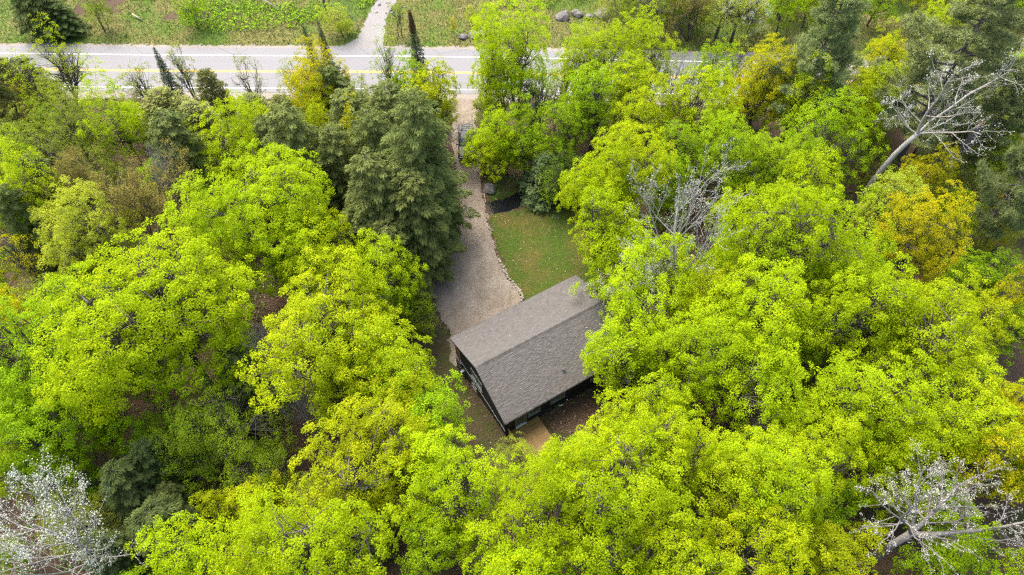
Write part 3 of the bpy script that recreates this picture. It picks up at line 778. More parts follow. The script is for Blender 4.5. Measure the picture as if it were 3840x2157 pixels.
LEAF = {
    'G': (.268, .362, .004), 'G2': (.205, .32, .006), 'YG': (.28, .36, .005), 'YG2': (.3, .345, .005), 'Y': (.32, .325, .005), 'Y2': (.3, .315, .005),
    'O': (.34, .325, .006), 'P': (.26, .315, .022), 'D': (.15, .22, .008), 'D2': (.18, .225, .02), 'DD': (.07, .125, .014), 'T': (.24, .205, .045),
    'H': (.095, .122, .03), 'H2': (.118, .142, .034), 'H3': (.07, .098, .025), 'C': (.16, .175, .045), 'F': (.06, .088, .034), 'FB': (.065, .095, .034), 'S': (.075, .115, .038),
    'W': (.175, .218, .075), 'A': (.27, .28, .235), 'A2': (.28, .32, .18), 'B': (.2, .2, .2),
}
CAT = {'maple': 'tree', 'bspruce': 'spruce', 'spruce': 'spruce', 'hemlock': 'hemlock', 'pine': 'pine', 'cedar': 'cedar'}
NAME = {'maple': 'maple_tree', 'fine': 'beech_tree', 'sparse': 'young_tree', 'hemlock': 'hemlock_tree', 'cedar': 'cedar_tree', 'spruce': 'spruce_tree', 'bspruce': 'spruce_tree', 'pine': 'pine_tree',
        'aspen': 'aspen_tree', 'aspenbig': 'aspen_tree', 'aspencurve': 'aspen_tree', 'budding': 'oak_tree', 'bare': 'bare_tree', 'stems': 'stem_clump'}

def place_tree(x, y, Rr, h, sp, colour, label, group=None, r=random, rot=None, jitter=.1):
    if sp in ('aspenbig', 'aspencurve'): rot = 0.0
    ps = PROTO[sp]
    best = min(ps, key=lambda p: abs(math.log(p['R'] / Rr)) + .5 * abs(math.log(p['h'] / h)) + r.uniform(0, .28))
    root = bpy.data.objects.new(NAME[sp], None); COL.objects.link(root)
    root.location = (x, y, float(gz(x, y)) - .1)
    tl = 5 if sp in ('maple', 'sparse', 'fine') else 2
    root.rotation_euler = (R_(r.uniform(-tl, tl)), R_(r.uniform(-tl, tl)), r.uniform(0, 6.283) if rot is None else rot)
    s = Rr / best['R']
    asym = r.uniform(.9, 1.12) if sp in ('maple', 'sparse', 'fine') else 1.0
    root.scale = (s * asym, s / asym, h / best['h'])
    tag(root, label, CAT.get(sp, 'tree'), group)
    for key in ('trunk', 'branches', 'crown'):
        if key in best and best[key] is not None:
            c = add(key, best[key], root)
            if key == 'crown':
                col = LEAF[colour]
                v = r.uniform(1 - jitter, 1 + jitter); g = r.uniform(1 - jitter * .5, 1 + jitter * .5)
                c.color = (col[0] * v * g, col[1] * v, col[2] * v, 1)
    return root

# ------------------------------------------------------------------ surface materials
def mat_forest_floor():
    t = NT('forest_floor'); p = t.pos()
    a = t.ramp(t.noise(p, 7, 6, .75), [(.3, (.024, .016, .0105)), (.5, (.052, .035, .023)), (.72, (.1, .07, .047))])
    b = t.ramp(t.noise(p, 9, 5, .7), [(.3, (.012, .019, .005)), (.7, (.036, .045, .012))])
    col = t.mix(t.ramp(t.noise(p, .22, 4, .6), [(.52, (0, 0, 0)), (.66, (1, 1, 1))]), a, b)
    t.principled(col, .95, .1, t.noise(p, 14, 4), .8, .06); return t.m
def mat_yard():
    t = NT('mossy_yard'); p = t.pos()
    a = t.ramp(t.noise(p, 6, 6, .75), [(.3, (.024, .018, .01)), (.55, (.05, .038, .022)), (.75, (.085, .067, .042))])
    b = t.ramp(t.noise(p, 8, 5, .7), [(.3, (.02, .026, .007)), (.7, (.048, .055, .015))])
    col = t.mix(t.ramp(t.noise(p, .55, 5, .65), [(.42, (0, 0, 0)), (.6, (.85, .85, .85))]), a, b)
    t.principled(col, .95, .1, t.noise(p, 16, 4), .6, .04); return t.m
def mat_lawn():
    t = NT('lawn_grass'); p = t.pos()
    a = t.ramp(t.noise(p, 5, 6, .75), [(.3, (.017, .034, .004)), (.55, (.036, .06, .007)), (.75, (.066, .09, .013))])
    b = t.ramp(t.noise(p, 6, 5, .7), [(.3, (.04, .036, .01)), (.7, (.088, .075, .018))])
    col = t.mix(t.ramp(t.noise(p, .3, 5, .65), [(.44, (0, 0, 0)), (.62, (.85, .85, .85))]), a, b)
    col = t.mix(t.ramp(t.noise(p, 1.4, 6, .75), [(.5, (0, 0, 0)), (.7, (.7, .7, .7))]), col, (.03, .034, .009))
    t.principled(col, .95, .1, t.noise(p, 22, 4), .6, .05); return t.m
def mat_gravel(name, lo, mid, hi, dirt, amt=.6):
    t = NT(name); p = t.pos()
    a = t.ramp(t.noise(p, 9, 8, .8), [(.28, lo), (.5, mid), (.74, hi)])
    b = t.mix(t.ramp(t.noise(p, .45, 6, .7, .6), [(.4, (0, 0, 0)), (.62, (amt, amt, amt))]), a, dirt)
    c = t.mix(t.ramp(t.noise(p, 1.6, 6, .75), [(.56, (0, 0, 0)), (.72, (.5, .5, .5))]), b, hi)
    mp = t.n('ShaderNodeMapping'); mp.inputs['Scale'].default_value = (1.1, .1, 1); mp.inputs['Rotation'].default_value = (0, 0, .12); t.L.new(p, mp.inputs[0])
    c = t.mix(t.ramp(t.noise(mp.outputs[0], 1.0, 3, .6), [(.45, (0, 0, 0)), (.6, (amt * .6, amt * .6, amt * .6))]), c, dirt)
    c = t.mix(t.ramp(t.vor(p, 14), [(.0, (.45, .45, .45)), (.16, (0, 0, 0))]), c, lo)
    t.principled(c, .92, .2, t.noise(p, 26, 5, .7), .7, .03); return t.m
def mat_asphalt():
    t = NT('weathered_asphalt'); p = t.pos()
    a = t.ramp(t.noise(p, 22, 5, .7), [(.3, (.09, .09, .093)), (.7, (.124, .124, .128))])
    mp = t.n('ShaderNodeMapping'); mp.inputs['Scale'].default_value = (.04, .9, 1); t.L.new(p, mp.inputs[0])
    a = t.mix(t.ramp(t.noise(mp.outputs[0], 1.3, 4, .6), [(.4, (0, 0, 0)), (.7, (.6, .6, .6))]), a, (.095, .095, .101))
    cr = t.ramp(t.vor(t.mix(.12, p, t.n('ShaderNodeTexNoise').outputs['Color'], 'ADD'), .11, 'DISTANCE_TO_EDGE'), [(.0, (1, 1, 1)), (.006, (0, 0, 0))])
    a = t.mix(cr, a, (.05, .05, .054))
    t.principled(a, .8, .35, t.noise(p, 60, 3), .2, .01); return t.m
def mat_bank():
    t = NT('rough_bank'); p = t.pos()
    a = t.ramp(t.noise(p, 2.2, 7, .75, .4), [(.28, (.03, .045, .009)), (.45, (.065, .072, .018)), (.58, (.115, .1, .035)), (.75, (.18, .15, .078))])
    b = t.ramp(t.noise(p, 2.0, 6, .75), [(.3, (.024, .05, .006)), (.7, (.07, .12, .014))])
    col = t.mix(t.ramp(t.noise(p, .12, 4, .6), [(.46, (0, 0, 0)), (.6, (.9, .9, .9))]), a, b)
    col = t.mix(t.ramp(t.noise(p, .4, 5, .7), [(.66, (0, 0, 0)), (.74, (.8, .8, .8))]), col, (.06, .04, .025))
    t.principled(col, .95, .1, t.noise(p, 6, 5), .9, .15); return t.m
def mat_plain(name, col, rough=.8, spec=.3, var=.2, scale=8, metal=0.0, bump=0.0):
    t = NT(name); c = t.coord()
    lo = tuple(v * (1 - var) for v in col); hi = tuple(min(1, v * (1 + var)) for v in col)
    cc = t.ramp(t.noise(c, scale, 5, .65), [(.3, lo), (.7, hi)])
    t.principled(cc, rough, spec, t.noise(c, scale * 4, 3) if bump else None, bump, .01, metal); return t.m
def mat_rock():
    t = NT('grey_rock'); c = t.pos()
    a = t.ramp(t.noise(c, 2.5, 7, .75, .5), [(.3, (.04, .037, .034)), (.5, (.095, .09, .084)), (.72, (.18, .175, .165))])
    a = t.mix(t.ramp(t.noise(c, 1.3, 4, .6), [(.55, (0, 0, 0)), (.7, (.7, .7, .7))]), a, (.09, .08, .04))
    t.principled(a, .92, .2, t.noise(c, 8, 6, .7), 1.0, .12); return t.m
def mat_shingle():
    t = NT('asphalt_shingle'); c = t.pos()
    oi = t.n('ShaderNodeObjectInfo')
    v = t.math('ADD', t.attr('tint'), t.math('MULTIPLY', t.attr('solo'), oi.outputs['Random']))
    a = t.ramp(v, [(0, (.044, .0415, .039)), (.4, (.058, .055, .052)), (.75, (.067, .0635, .06)), (1, (.078, .074, .07))])
    a = t.mix(t.ramp(t.noise(c, 3, 6, .8), [(.35, (0, 0, 0)), (.7, (.35, .35, .35))]), a, (.074, .068, .064))
    a = t.mix(t.ramp(t.noise(c, .35, 3, .6), [(.4, (0, 0, 0)), (.7, (.3, .3, .3))]), a, (.056, .056, .044))
    t.principled(a, .9, .25, t.noise(c, 60, 3), .4, .006); return t.m
def mat_wood(name, a, b, c):
    t = NT(name); co = t.coord(); oi = t.n('ShaderNodeObjectInfo')
    mp = t.n('ShaderNodeMapping'); mp.inputs['Scale'].default_value = (.7, 14, 14); t.L.new(co, mp.inputs[0])
    of = t.n('ShaderNodeVectorMath'); of.operation = 'ADD'; t.L.new(mp.outputs[0], of.inputs[0]); t.L.new(oi.outputs['Random'], of.inputs[1])
    col = t.ramp(t.noise(of.outputs[0], 2.5, 5, .65), [(.25, a), (.55, b), (.8, c)])
    hs = t.n('ShaderNodeHueSaturation'); t.L.new(col, hs.inputs['Color']); t.L.new(t.math('MULTIPLY_ADD', oi.outputs['Random'], .5, .72), hs.inputs['Value'])
    col = t.mix(t.ramp(t.noise(t.pos(), .9, 4, .6), [(.45, (0, 0, 0)), (.7, (.55, .55, .55))]), hs.outputs[0], (.05, .042, .014))
    t.principled(col, .75, .3); return t.m
def mat_glass(name, tint=(.05, .06, .065)):
    t = NT(name); t.principled(tint, .06, .9); return t.m
def mat_water():
    t = NT('creek_water'); p = t.pos()
    t.principled((.006, .007, .008), .08, .6, t.noise(p, 5, 4, .6), .35, .05); return t.m
def mat_tinted(name, stops, rough=.9):
    t = NT(name); t.principled(t.ramp(t.attr('tint'), stops), rough, .1); return t.m

M['floor'] = mat_forest_floor(); M['yard'] = mat_yard(); M['lawn'] = mat_lawn(); M['bank'] = mat_bank()
M['gravel'] = mat_gravel('driveway_gravel', (.08, .066, .049), (.155, .132, .102), (.255, .222, .178), (.092, .074, .052))
M['pale_gravel'] = mat_gravel('track_gravel', (.09, .088, .085), (.14, .138, .134), (.19, .187, .182), (.12, .108, .094), .3)
M['shoulder'] = mat_gravel('shoulder_gravel', (.1, .09, .075), (.155, .142, .122), (.22, .205, .18), (.13, .11, .08), .4)
M['asphalt'] = mat_asphalt(); M['rock'] = mat_rock(); M['shingle'] = mat_shingle(); M['water'] = mat_water()
M['white_line'] = mat_plain('white_line_paint', (.4, .4, .39), .7, .3, .12, 20)
M['yellow_line'] = mat_plain('yellow_line_paint', (.42, .26, .015), .7, .3, .12, 20)
M['siding'] = mat_plain('black_siding', (.010, .012, .014), .55, .3, .2, 3)
M['trim'] = mat_plain('grey_green_trim', (.12, .135, .13), .6, .3, .08, 4)
M['white'] = mat_plain('white_plastic', (.4, .42, .42), .5, .4, .05)
M['metal'] = mat_plain('dark_metal', (.03, .03, .032), .5, .5, .1)
M['galv'] = mat_plain('galvanised_grey', (.15, .17, .175), .5, .4, .1)
M['glass'] = mat_glass('window_glass', (.06, .075, .075))
M['car_glass'] = mat_glass('car_glass', (.02, .025, .03))
M['deck'] = mat_wood('deck_timber', (.08, .05, .015), (.145, .092, .028), (.2, .135, .05))
M['panel'] = mat_wood('brown_panel', (.09, .045, .012), (.15, .075, .02), (.2, .11, .036))
M['stoneface'] = mat_plain('grey_stone_face', (.07, .074, .075), .9, .2, .45, 5, 0, .5)
M['concrete'] = mat_plain('concrete', (.1, .1, .095), .9, .2, .2, 4)
M['car'] = mat_plain('black_car_paint', (.01, .012, .016), .38, .25, .05, 2)
M['tonneau'] = mat_plain('worn_grey_cover', (.04, .044, .05), .6, .4, .25, 5)
M['rubber'] = mat_plain('tyre_rubber', (.015, .015, .015), .9, .2)
M['pole'] = mat_plain('weathered_pole', (.1, .11, .115), .9, .2, .25, 4)
M['yellow'] = mat_plain('yellow_guard', (.55, .3, .01), .6, .3, .1)
M['dead'] = mat_plain('pale_dead_wood', (.2, .175, .135), .95, .1, .3, 3, 0, .4)
M['shed_roof'] = mat_plain('grey_metal_roof', (.09, .09, .094), .55, .4, .15, 3)

# ------------------------------------------------------------------ the setting
ny, nx = GZ.shape
idx = np.arange(nx * ny).reshape(ny, nx)
add('ground', make_mesh('ground', np.stack([gxx, gyy, GZ], -1), np.stack([idx[:-1, :-1], idx[:-1, 1:], idx[1:, 1:], idx[1:, :-1]], -1).reshape(-1, 4), None, M['floor'], True), kind='structure',
    label='brown leaf-strewn forest ground')

def sheet(name, poly, cell, off, mat, rag=.25, seed=0, label=None, extra=None, scale=1.6):
    P = np.array(poly); x0, y0 = P.min(0) - .5; x1, y1 = P.max(0) + .5
    X = np.arange(x0, x1 + cell, cell); Y = np.arange(y0, y1 + cell, cell)
    xx, yy = np.meshgrid(X, Y)
    cx, cyy = xx[:-1, :-1] + cell / 2, yy[:-1, :-1] + cell / 2
    sd = poly_sd(cx, cyy, poly) + rag * fbm(cx, cyy, seed, scale, 4)
    ok = sd > 0
    if extra is not None: ok &= extra(cx, cyy)
    ii = np.arange(xx.size).reshape(xx.shape)
    Q = np.stack([ii[:-1, :-1], ii[:-1, 1:], ii[1:, 1:], ii[1:, :-1]], -1)[ok]
    V = np.stack([xx, yy, gz(xx, yy) + off], -1).reshape(-1, 3)
    u, inv = np.unique(Q, return_inverse=True)
    return add(name, make_mesh(name, V[u], inv.reshape(-1, 4), None, mat, True), kind='structure', label=label)

not_house = lambda x, y: poly_sd(x, y, house_poly(-.6)) < 0
off_creek = lambda x, y: line_d(x, y, CREEK) > .75 + .2 * fbm(x, y, 91, 1.5, 3)
YARD = [(-12.5, 34), (-10.5, 37.5), (-6.5, 38), (-5, 33), (-.5, 25.5), (1.5, 22.5), (-1.5, 19.5), (-8, 22), (-11, 27)]
sheet('side_yard', YARD, .16, .012, M['yard'], .6, 5, 'mossy brown side yard beside the house', not_house)
sheet('lawn', LAWN, .14, .02, M['lawn'], .3, 6, 'mown green lawn between driveway and creek', lambda x, y: not_house(x, y) & off_creek(x, y))
VERGE_NEAR = [(-2.9, 55.4), (-3.4, 60.5), (-1.5, 61), (1, 58.2), (1.8, 57.2), (.4, 56.2), (-1.2, 55.3)]
sheet('creek_bank', VERGE_NEAR, .14, .02, M['lawn'], .4, 16, 'grassy bank beside the creek', off_creek)
sheet('driveway', DRIVE, .12, .036, M['gravel'], .28, 7, 'gravel driveway widening into a parking area', not_house)

def strip(name, off_lo, off_hi, z, mat, x0=-390, x1=390, label=None, step=4.0, rag=0.0, seed=0):
    X = np.arange(x0, x1, step if rag == 0 else .35)
    if rag: X = np.arange(-100, 100, .35)
    yc = road_y(X)
    lo = yc + off_lo + (rag * fbm(X, X * 0, seed, 3, 4) if rag else 0); hi = yc + off_hi + (rag * fbm(X, X * 0 + 9, seed + 1, 3, 4) if rag else 0)
    V = np.concatenate([np.stack([X, lo, gz(X, lo) * 0 + z], 1), np.stack([X, hi, gz(X, hi) * 0 + z], 1)])
    n = len(X); i = np.arange(n - 1)
    return add(name, make_mesh(name, V, np.stack([i, i + 1, n + i + 1, n + i], 1), None, mat), kind='structure', label=label)

strip('road_shoulder', -6.0, 6.3, .022, M['shoulder'], rag=.35, seed=4, label='pale gravel shoulders of the highway')
strip('road', -4.45, 5.3, .05, M['asphalt'], rag=.06, seed=8, label='grey two-lane asphalt highway')
strip('edge_line', 3.47, 3.62, .056, M['white_line'], -100, 100, 'white edge line on the far side of the highway')
strip('edge_line', -3.68, -3.53, .056, M['white_line'], -100, 100, 'white edge line on the house side of the highway')
strip('centre_line', .07, .19, .056, M['yellow_line'], -100, 100, 'double yellow centre line of the highway')
strip('centre_line', -.19, -.07, .056, M['yellow_line'], -100, 100, 'double yellow centre line of the highway')

X = np.arange(-95, 98, 3.0)
BANK = [(float(x), float(road_y(x) + 6.0)) for x in X] + [(float(x), float(road_y(x) + 34)) for x in X[::-1]]
sheet('grass_bank', BANK, .3, .03, M['bank'], .35, 9, 'rough tan and green grassy bank across the highway', lambda x, y: fbm(x, y, 77, 11, 3) + np.where((x < -45) & (x > -66) & (y > 91.5), 0, 1.2) > -.1)
sheet('gravel_track', TRACK, .16, .04, M['pale_gravel'], .3, 10, 'pale gravel track leading off the far side of the highway')
# creek water
cp = np.array(CREEK); tq = np.linspace(0, len(cp) - 1, 60)
cl = np.stack([np.interp(tq, np.arange(len(cp)), cp[:, 0]), np.interp(tq, np.arange(len(cp)), cp[:, 1])], 1)
dv = np.gradient(cl, axis=0); dv /= np.linalg.norm(dv, axis=1, keepdims=True); nv = np.stack([-dv[:, 1], dv[:, 0]], 1)
V = np.concatenate([np.c_[cl + nv * 1.4, np.full(60, -.2)], np.c_[cl - nv * 1.4, np.full(60, -.2)]])
i = np.arange(59)
add('creek_water', make_mesh('creek_water', V, np.stack([i, i + 1, 61 + i, 60 + i], 1), None, M['water']), kind='structure', label='dark still creek water')

# ------------------------------------------------------------------ house
def hl(u, v, z): return (u, -v, z)
house = bpy.data.objects.new('house', None); COL.objects.link(house)
house.location = (HOUSE_A[0], HOUSE_A[1], 0); house.rotation_euler = (0, 0, HOUSE_ROT)
tag(house, 'black-sided bungalow with brown-grey shingled gable roof', 'house')
U0, U1, V0, V1 = .35, HOUSE_L - .35, .45, 10.0
EZ, RZ, RV = 3.5, 5.78, HOUSE_W / 2
SLOPE = (RZ - EZ) / RV
def roof_z(v): return RZ - abs(v - RV) * SLOPE
def hb(g, u0, u1, v0, v1, z0, z1): return g.box((u0, -v1, z0), (u1, -v0, z1))
def wall_long(name, v, s):
    w = hb(Geo(), U0, U1, v - .08, v + .08, -2.2, roof_z(v) - .16).build('wall', M['siding'], house)
    g = Geo(); z = .9
    while z < roof_z(v) - .4:
        a, b = v + s * .082, v + s * .105
        g.raw([hl(U0, b, z), hl(U1, b, z), hl(U1, a, z + .18), hl(U0, a, z + .18), hl(U0, a, z), hl(U1, a, z)], [(0, 1, 2, 3), (4, 5, 1, 0)]); z += .18
    g.build('siding', M['siding'], w); return w
def wall_gable(u, s):
    g = Geo(); n = 13; vv = np.linspace(V0, V1, n); A_, B_ = [], []
    for uu in (u - .08, u + .08):
        for v in vv: A_.append(hl(uu, v, -2.2))
        for v in vv: A_.append(hl(uu, v, roof_z(v) - .16))
    q = []
    for o in (0, 2 * n):
        q += [(o + i, o + i + 1, o + n + i + 1, o + n + i) for i in range(n - 1)]
    g.raw(A_, q); w = g.build('wall', M['siding'], house)
    g = Geo(); z = .95
    while z < RZ - .6:
        v0, v1 = V0, V1
        if z + .18 > roof_z(V0) - .16:
            dz = RZ - (z + .18) - .16; v0, v1 = RV - dz / SLOPE, RV + dz / SLOPE
        a, b = u + s * .082, u + s * .105
        g.raw([hl(b, v0, z), hl(b, v1, z), hl(a, v1, z + .18), hl(a, v0, z + .18), hl(a, v0, z), hl(a, v1, z)], [(0, 1, 2, 3), (4, 5, 1, 0)]); z += .18
    g.build('siding', M['siding'], w); return w
wall_gable(U0, -1); wall_gable(U1, 1); wall_long('wall', V0, -1); wall_long('wall', V1, 1)
hb(Geo(), U0 - .14, U0 - .085, V0, V1, .84, .92).build('trim_board', M['galv'], house)
hb(Geo(), U0, U1, V1 + .085, V1 + .12, .42, .47).build('trim_board', M['metal'], house)
# roof slabs with overhang
g = Geo(); th = .14
for (va, vb) in ((0, RV), (RV, HOUSE_W)):
    za, zb = roof_z(va), roof_z(vb)
    g.raw([hl(0, va, za), hl(HOUSE_L, va, za), hl(HOUSE_L, vb, zb), hl(0, vb, zb), hl(0, va, za - th), hl(HOUSE_L, va, za - th), hl(HOUSE_L, vb, zb - th), hl(0, vb, zb - th)],
          [(0, 1, 2, 3), (4, 7, 6, 5), (0, 3, 7, 4), (1, 5, 6, 2), (0, 4, 5, 1), (3, 2, 6, 7)])
roof = g.build('roof', M['siding'], house)
# shingle tabs
cs_, sn_ = math.cos(math.atan(SLOPE)), math.sin(math.atan(SLOPE))
EXP = .145
def tab_frame(side, row):
    dist = (row + 1) * EXP                      # from ridge to tab's lower edge along the slope
    if side > 0: return RV + dist * cs_, RZ - dist * sn_, np.array([0, -cs_, -sn_]), np.array([0, -sn_, cs_])
    return RV - dist * cs_, RZ - dist * sn_, np.array([0, cs_, -sn_]), np.array([0, sn_, cs_])
def tab_geo(w, thick):
    return [(0, 0, thick), (w, 0, thick), (w, EXP + .02, .004), (0, EXP + .02, .004), (0, 0, .0), (w, 0, .0)], [(0, 1, 2, 3), (4, 5, 1, 0), (0, 3, 4, 4), (1, 5, 2, 2)]
NROW = int((RV / cs_) / EXP)
sv_, sq_, st_, stint = [], [], [], []
nbase = 0
solo_slots = []
for side in (1, -1):
    for row in range(NROW):
        v, z, dn, nr = tab_frame(side, row)
        u = -.02 + (.11 * (row % 3)) - .2
        while u < HOUSE_L + .02:
            w = .26 if (side > 0 and row >= NROW - 9 and u < 9.6) else rng.uniform(.15, .36)
            a, b = max(u, -.02), min(u + w, HOUSE_L + .02)
            if b - a > .05:
                raised = rng.random() < .5
                tk = .03 if raised else .016
                if side > 0 and row >= NROW - 9 and .0 < a and b - a > .25 and a < 9.3 and len(solo_slots) < 300:
                    solo_slots.append((a, v, z, raised))
                else:
                    o = np.array(hl(a, v, z)); e1 = np.array([1., 0, 0])
                    for (x, y, t) in [(0, 0, tk), (b - a, 0, tk), (b - a, EXP + .02, .004), (0, EXP + .02, .004), (0, 0, 0), (b - a, 0, 0)]:
                        sv_.append(o + e1 * x - dn * y + nr * t)
                    sq_ += [(nbase, nbase + 1, nbase + 2, nbase + 3), (nbase + 4, nbase + 5, nbase + 1, nbase)]
                    st_ += [(nbase, nbase + 3, nbase + 4), (nbase + 1, nbase + 5, nbase + 2)]
                    tv = np.clip((.75 if raised else .35) + rng.normal() * .2, 0, 1); stint.append(tv); nbase += 6
            u += w
q_t = np.repeat(stint, 2)
add('shingles', make_mesh('shingles', np.array(sv_), sq_, st_, M['shingle'], False, {'tint': np.concatenate([q_t, q_t]), 'solo': np.zeros(len(q_t) * 2)}), roof, kind='stuff')
solo = []
for tk in (.016, .03):
    dn, nr = np.array([0, -cs_, -sn_]), np.array([0, -sn_, cs_])
    vv = [np.array([1., 0, 0]) * x - dn * y + nr * t for (x, y, t) in [(0, 0, tk), (.26, 0, tk), (.26, EXP + .02, .004), (0, EXP + .02, .004), (0, 0, 0), (.26, 0, 0)]]
    solo.append(make_mesh('shingle', np.array(vv), [(0, 1, 2, 3), (4, 5, 1, 0)], [(0, 3, 4), (1, 5, 2)], M['shingle'], False, {'tint': np.zeros(4), 'solo': np.ones(4)}))
for (a, v, z, raised) in solo_slots:
    add('shingle', solo[1 if raised else 0], roof, hl(a, v, z))
# ridge caps
capm = None
g = Geo(); w = .19
prof = [(-w, -w * SLOPE + .035), (-w * .5, -w * .5 * SLOPE + .05), (0, .07), (w * .5, -w * .5 * SLOPE + .05), (w, -w * SLOPE + .035)]
vv = [(x, p, z + (.0 if x == 0 else -.012)) for x in (0, .3) for p, z in prof] + [(0, p, z - .035) for p, z in prof]
g.raw(vv, [(i, i + 1, 6 + i, 5 + i) for i in range(4)] + [(10 + i, 11 + i, i + 1, i) for i in range(4)])
capm = g.mesh('ridge_cap', M['shingle'])
capm.attributes.new('solo', 'FLOAT', 'FACE').data.foreach_set('value', np.ones(8, np.float32))
for k in range(int((HOUSE_L - .6) / .29)):
    add('ridge_cap', capm, roof, hl(.35 + k * .29, RV, RZ))
# drip edges and fascia
for uu in (-.03, HOUSE_L + .01):
    g = Geo()
    for va, vb in ((0, RV), (RV, HOUSE_W)):
        za, zb = roof_z(va), roof_z(vb)
        g.raw([hl(uu, va, za + .02), hl(uu + .02, va, za + .02), hl(uu + .02, vb, zb + .02), hl(uu, vb, zb + .02), hl(uu, va, za - .2), hl(uu + .02, va, za - .2), hl(uu + .02, vb, zb - .2), hl(uu, vb, zb - .2)],
              [(0, 1, 2, 3), (0, 3, 7, 4), (1, 5, 6, 2)])
    g.build('fascia', M['metal'], roof)
hb(Geo(), 0, HOUSE_L, HOUSE_W + .003, HOUSE_W + .023, EZ - .2, EZ - .02).build('fascia', M['metal'], roof)
# plumbing vent
vu, vvv = 7.2, 8.96; vz = roof_z(vvv)
g = Geo().tube([hl(vu, vvv, vz - .05), hl(vu, vvv, vz + .38)], .055, 10)
vent = g.build('vent_pipe', M['metal'], roof)
Geo().raw([hl(vu - .2, vvv - .18, roof_z(vvv - .18) + .045), hl(vu + .2, vvv - .18, roof_z(vvv - .18) + .045), hl(vu + .2, vvv + .2, roof_z(vvv + .2) + .045), hl(vu - .2, vvv + .2, roof_z(vvv + .2) + .045)], [(0, 1, 2, 3)]).build('flashing', M['metal'], vent)

def window_gable(v0, v1, z0, z1, mull=1, name='window'):
    x = U0 - .1
    f = Geo()
    for a, b, c, d in ((v0, v1, z0, z0 + .09), (v0, v1, z1 - .09, z1), (v0, v0 + .09, z0 + .09, z1 - .09), (v1 - .09, v1, z0 + .09, z1 - .09)): hb(f, x - .05, x + .03, a, b, c, d)
    for k in range(mull):
        m = v0 + (v1 - v0) * (k + 1) / (mull + 1); hb(f, x - .035, x + .03, m - .03, m + .03, z0 + .09, z1 - .09)
    w = hb(Geo(), x - .004, x + .006, v0 + .08, v1 - .08, z0 + .08, z1 - .08).build(name, M['glass'], house)
    f.build('frame', M['trim'], w)
    hb(Geo(), x - .1, x + .02, v0 - .05, v1 + .05, z0 - .05, z0 - .002).build('sill', M['trim'], w)
window_gable(3.7, 5.85, 1.72, 3.15)
window_gable(3.65, 4.6, -.4, .12, 1)
def window_back(u0, u1, z0, z1, door=False):
    y = V1 + .1
    f = Geo(); t = .12
    for a, b, c, d in ((u0, u1, z1 - t, z1), (u0, u0 + t, z0, z1 - t), (u1 - t, u1, z0, z1 - t)): hb(f, a, b, y - .02, y + .07, c, d)
    if not door: hb(f, u0 + t, u1 - t, y - .02, y + .07, z0, z0 + t)
    w = hb(Geo(), u0 + .1, u1 - .1, y - .005, y + .01, z0 + .05, z1 - .1).build('door' if door else 'window', M['trim'] if door else M['glass'], house)
    f.build('frame', M['trim'], w)
    if door:
        hb(Geo(), u0 + .24, u1 - .24, y + .013, y + .022, z0 + .35, z1 - .3).build('pane', M['glass'], w)
        Geo().tube([hl(u1 - .2, y + .01, z0 + 1.0), hl(u1 - .2, y + .08, z0 + 1.0)], .03, 8).build('handle', M['metal'], w)
        hb(Geo(), u0 + .05, u1 - .05, y + .012, y + .16, z0 + .0, z0 + .06).build('threshold', M['white'], w)
    else:
        hb(Geo(), u0 - .04, u1 + .04, y - .02, y + .14, z0 - .06, z0 - .002).build('sill', M['trim'], w)
window_back(1.25, 2.5, .56, 2.75, True)
window_back(2.62, 3.95, 1.55, 2.95)
window_back(5.1, 6.7, 1.65, 2.95)
window_back(9.6, 11.0, 1.65, 2.95)
# wooden panel, stone face, meter
pz = 2.3
for k in range(5):
    hb(Geo(), U0 - .13, U0 - .088, .5, 1.5, .96 + k * .3, .96 + k * .3 + .29).build('wood_panel', M['panel'], house)
k = 0
for zi in range(6):
    for vi in range(3):
        hb(Geo(), U0 - .19 - .02 * ((zi + vi) % 2), U0 - .086, .5 + vi * .36 + .01, .5 + vi * .36 + .35, -1.9 + zi * .4 + .01, -1.9 + zi * .4 + .39).build('stone', M['stoneface'], house)
mb = hb(Geo(), U0 - .32, U0 - .09, 1.75, 2.05, -.75, -.2).build('meter_box', M['galv'], house)
Geo().tube([hl(U0 - .3, 1.9, -.35), hl(U0 - .46, 1.9, -.35)], .12, 12).build('meter_dial', M['white'], mb)
Geo().tube([hl(U0 - .2, 1.9, -2), hl(U0 - .2, 1.9, -.75)], .035, 8).build('conduit', M['metal'], mb)
Geo().tube([hl(7.0, V1 + .16, -.3), hl(7.0, V1 + .16, .62), hl(7.0, V1 + .24, .72), hl(7.0, V1 + .34, .66)], .045, 8).build('vent_outlet', M['white'], house)
Geo().tube([hl(6.1, V1 + .15, .2), hl(6.2, V1 + .3, .34), hl(6.4, V1 + .3, .34), hl(6.5, V1 + .3, .15)], .06, 8).build('intake_pipe', M['white'], house)

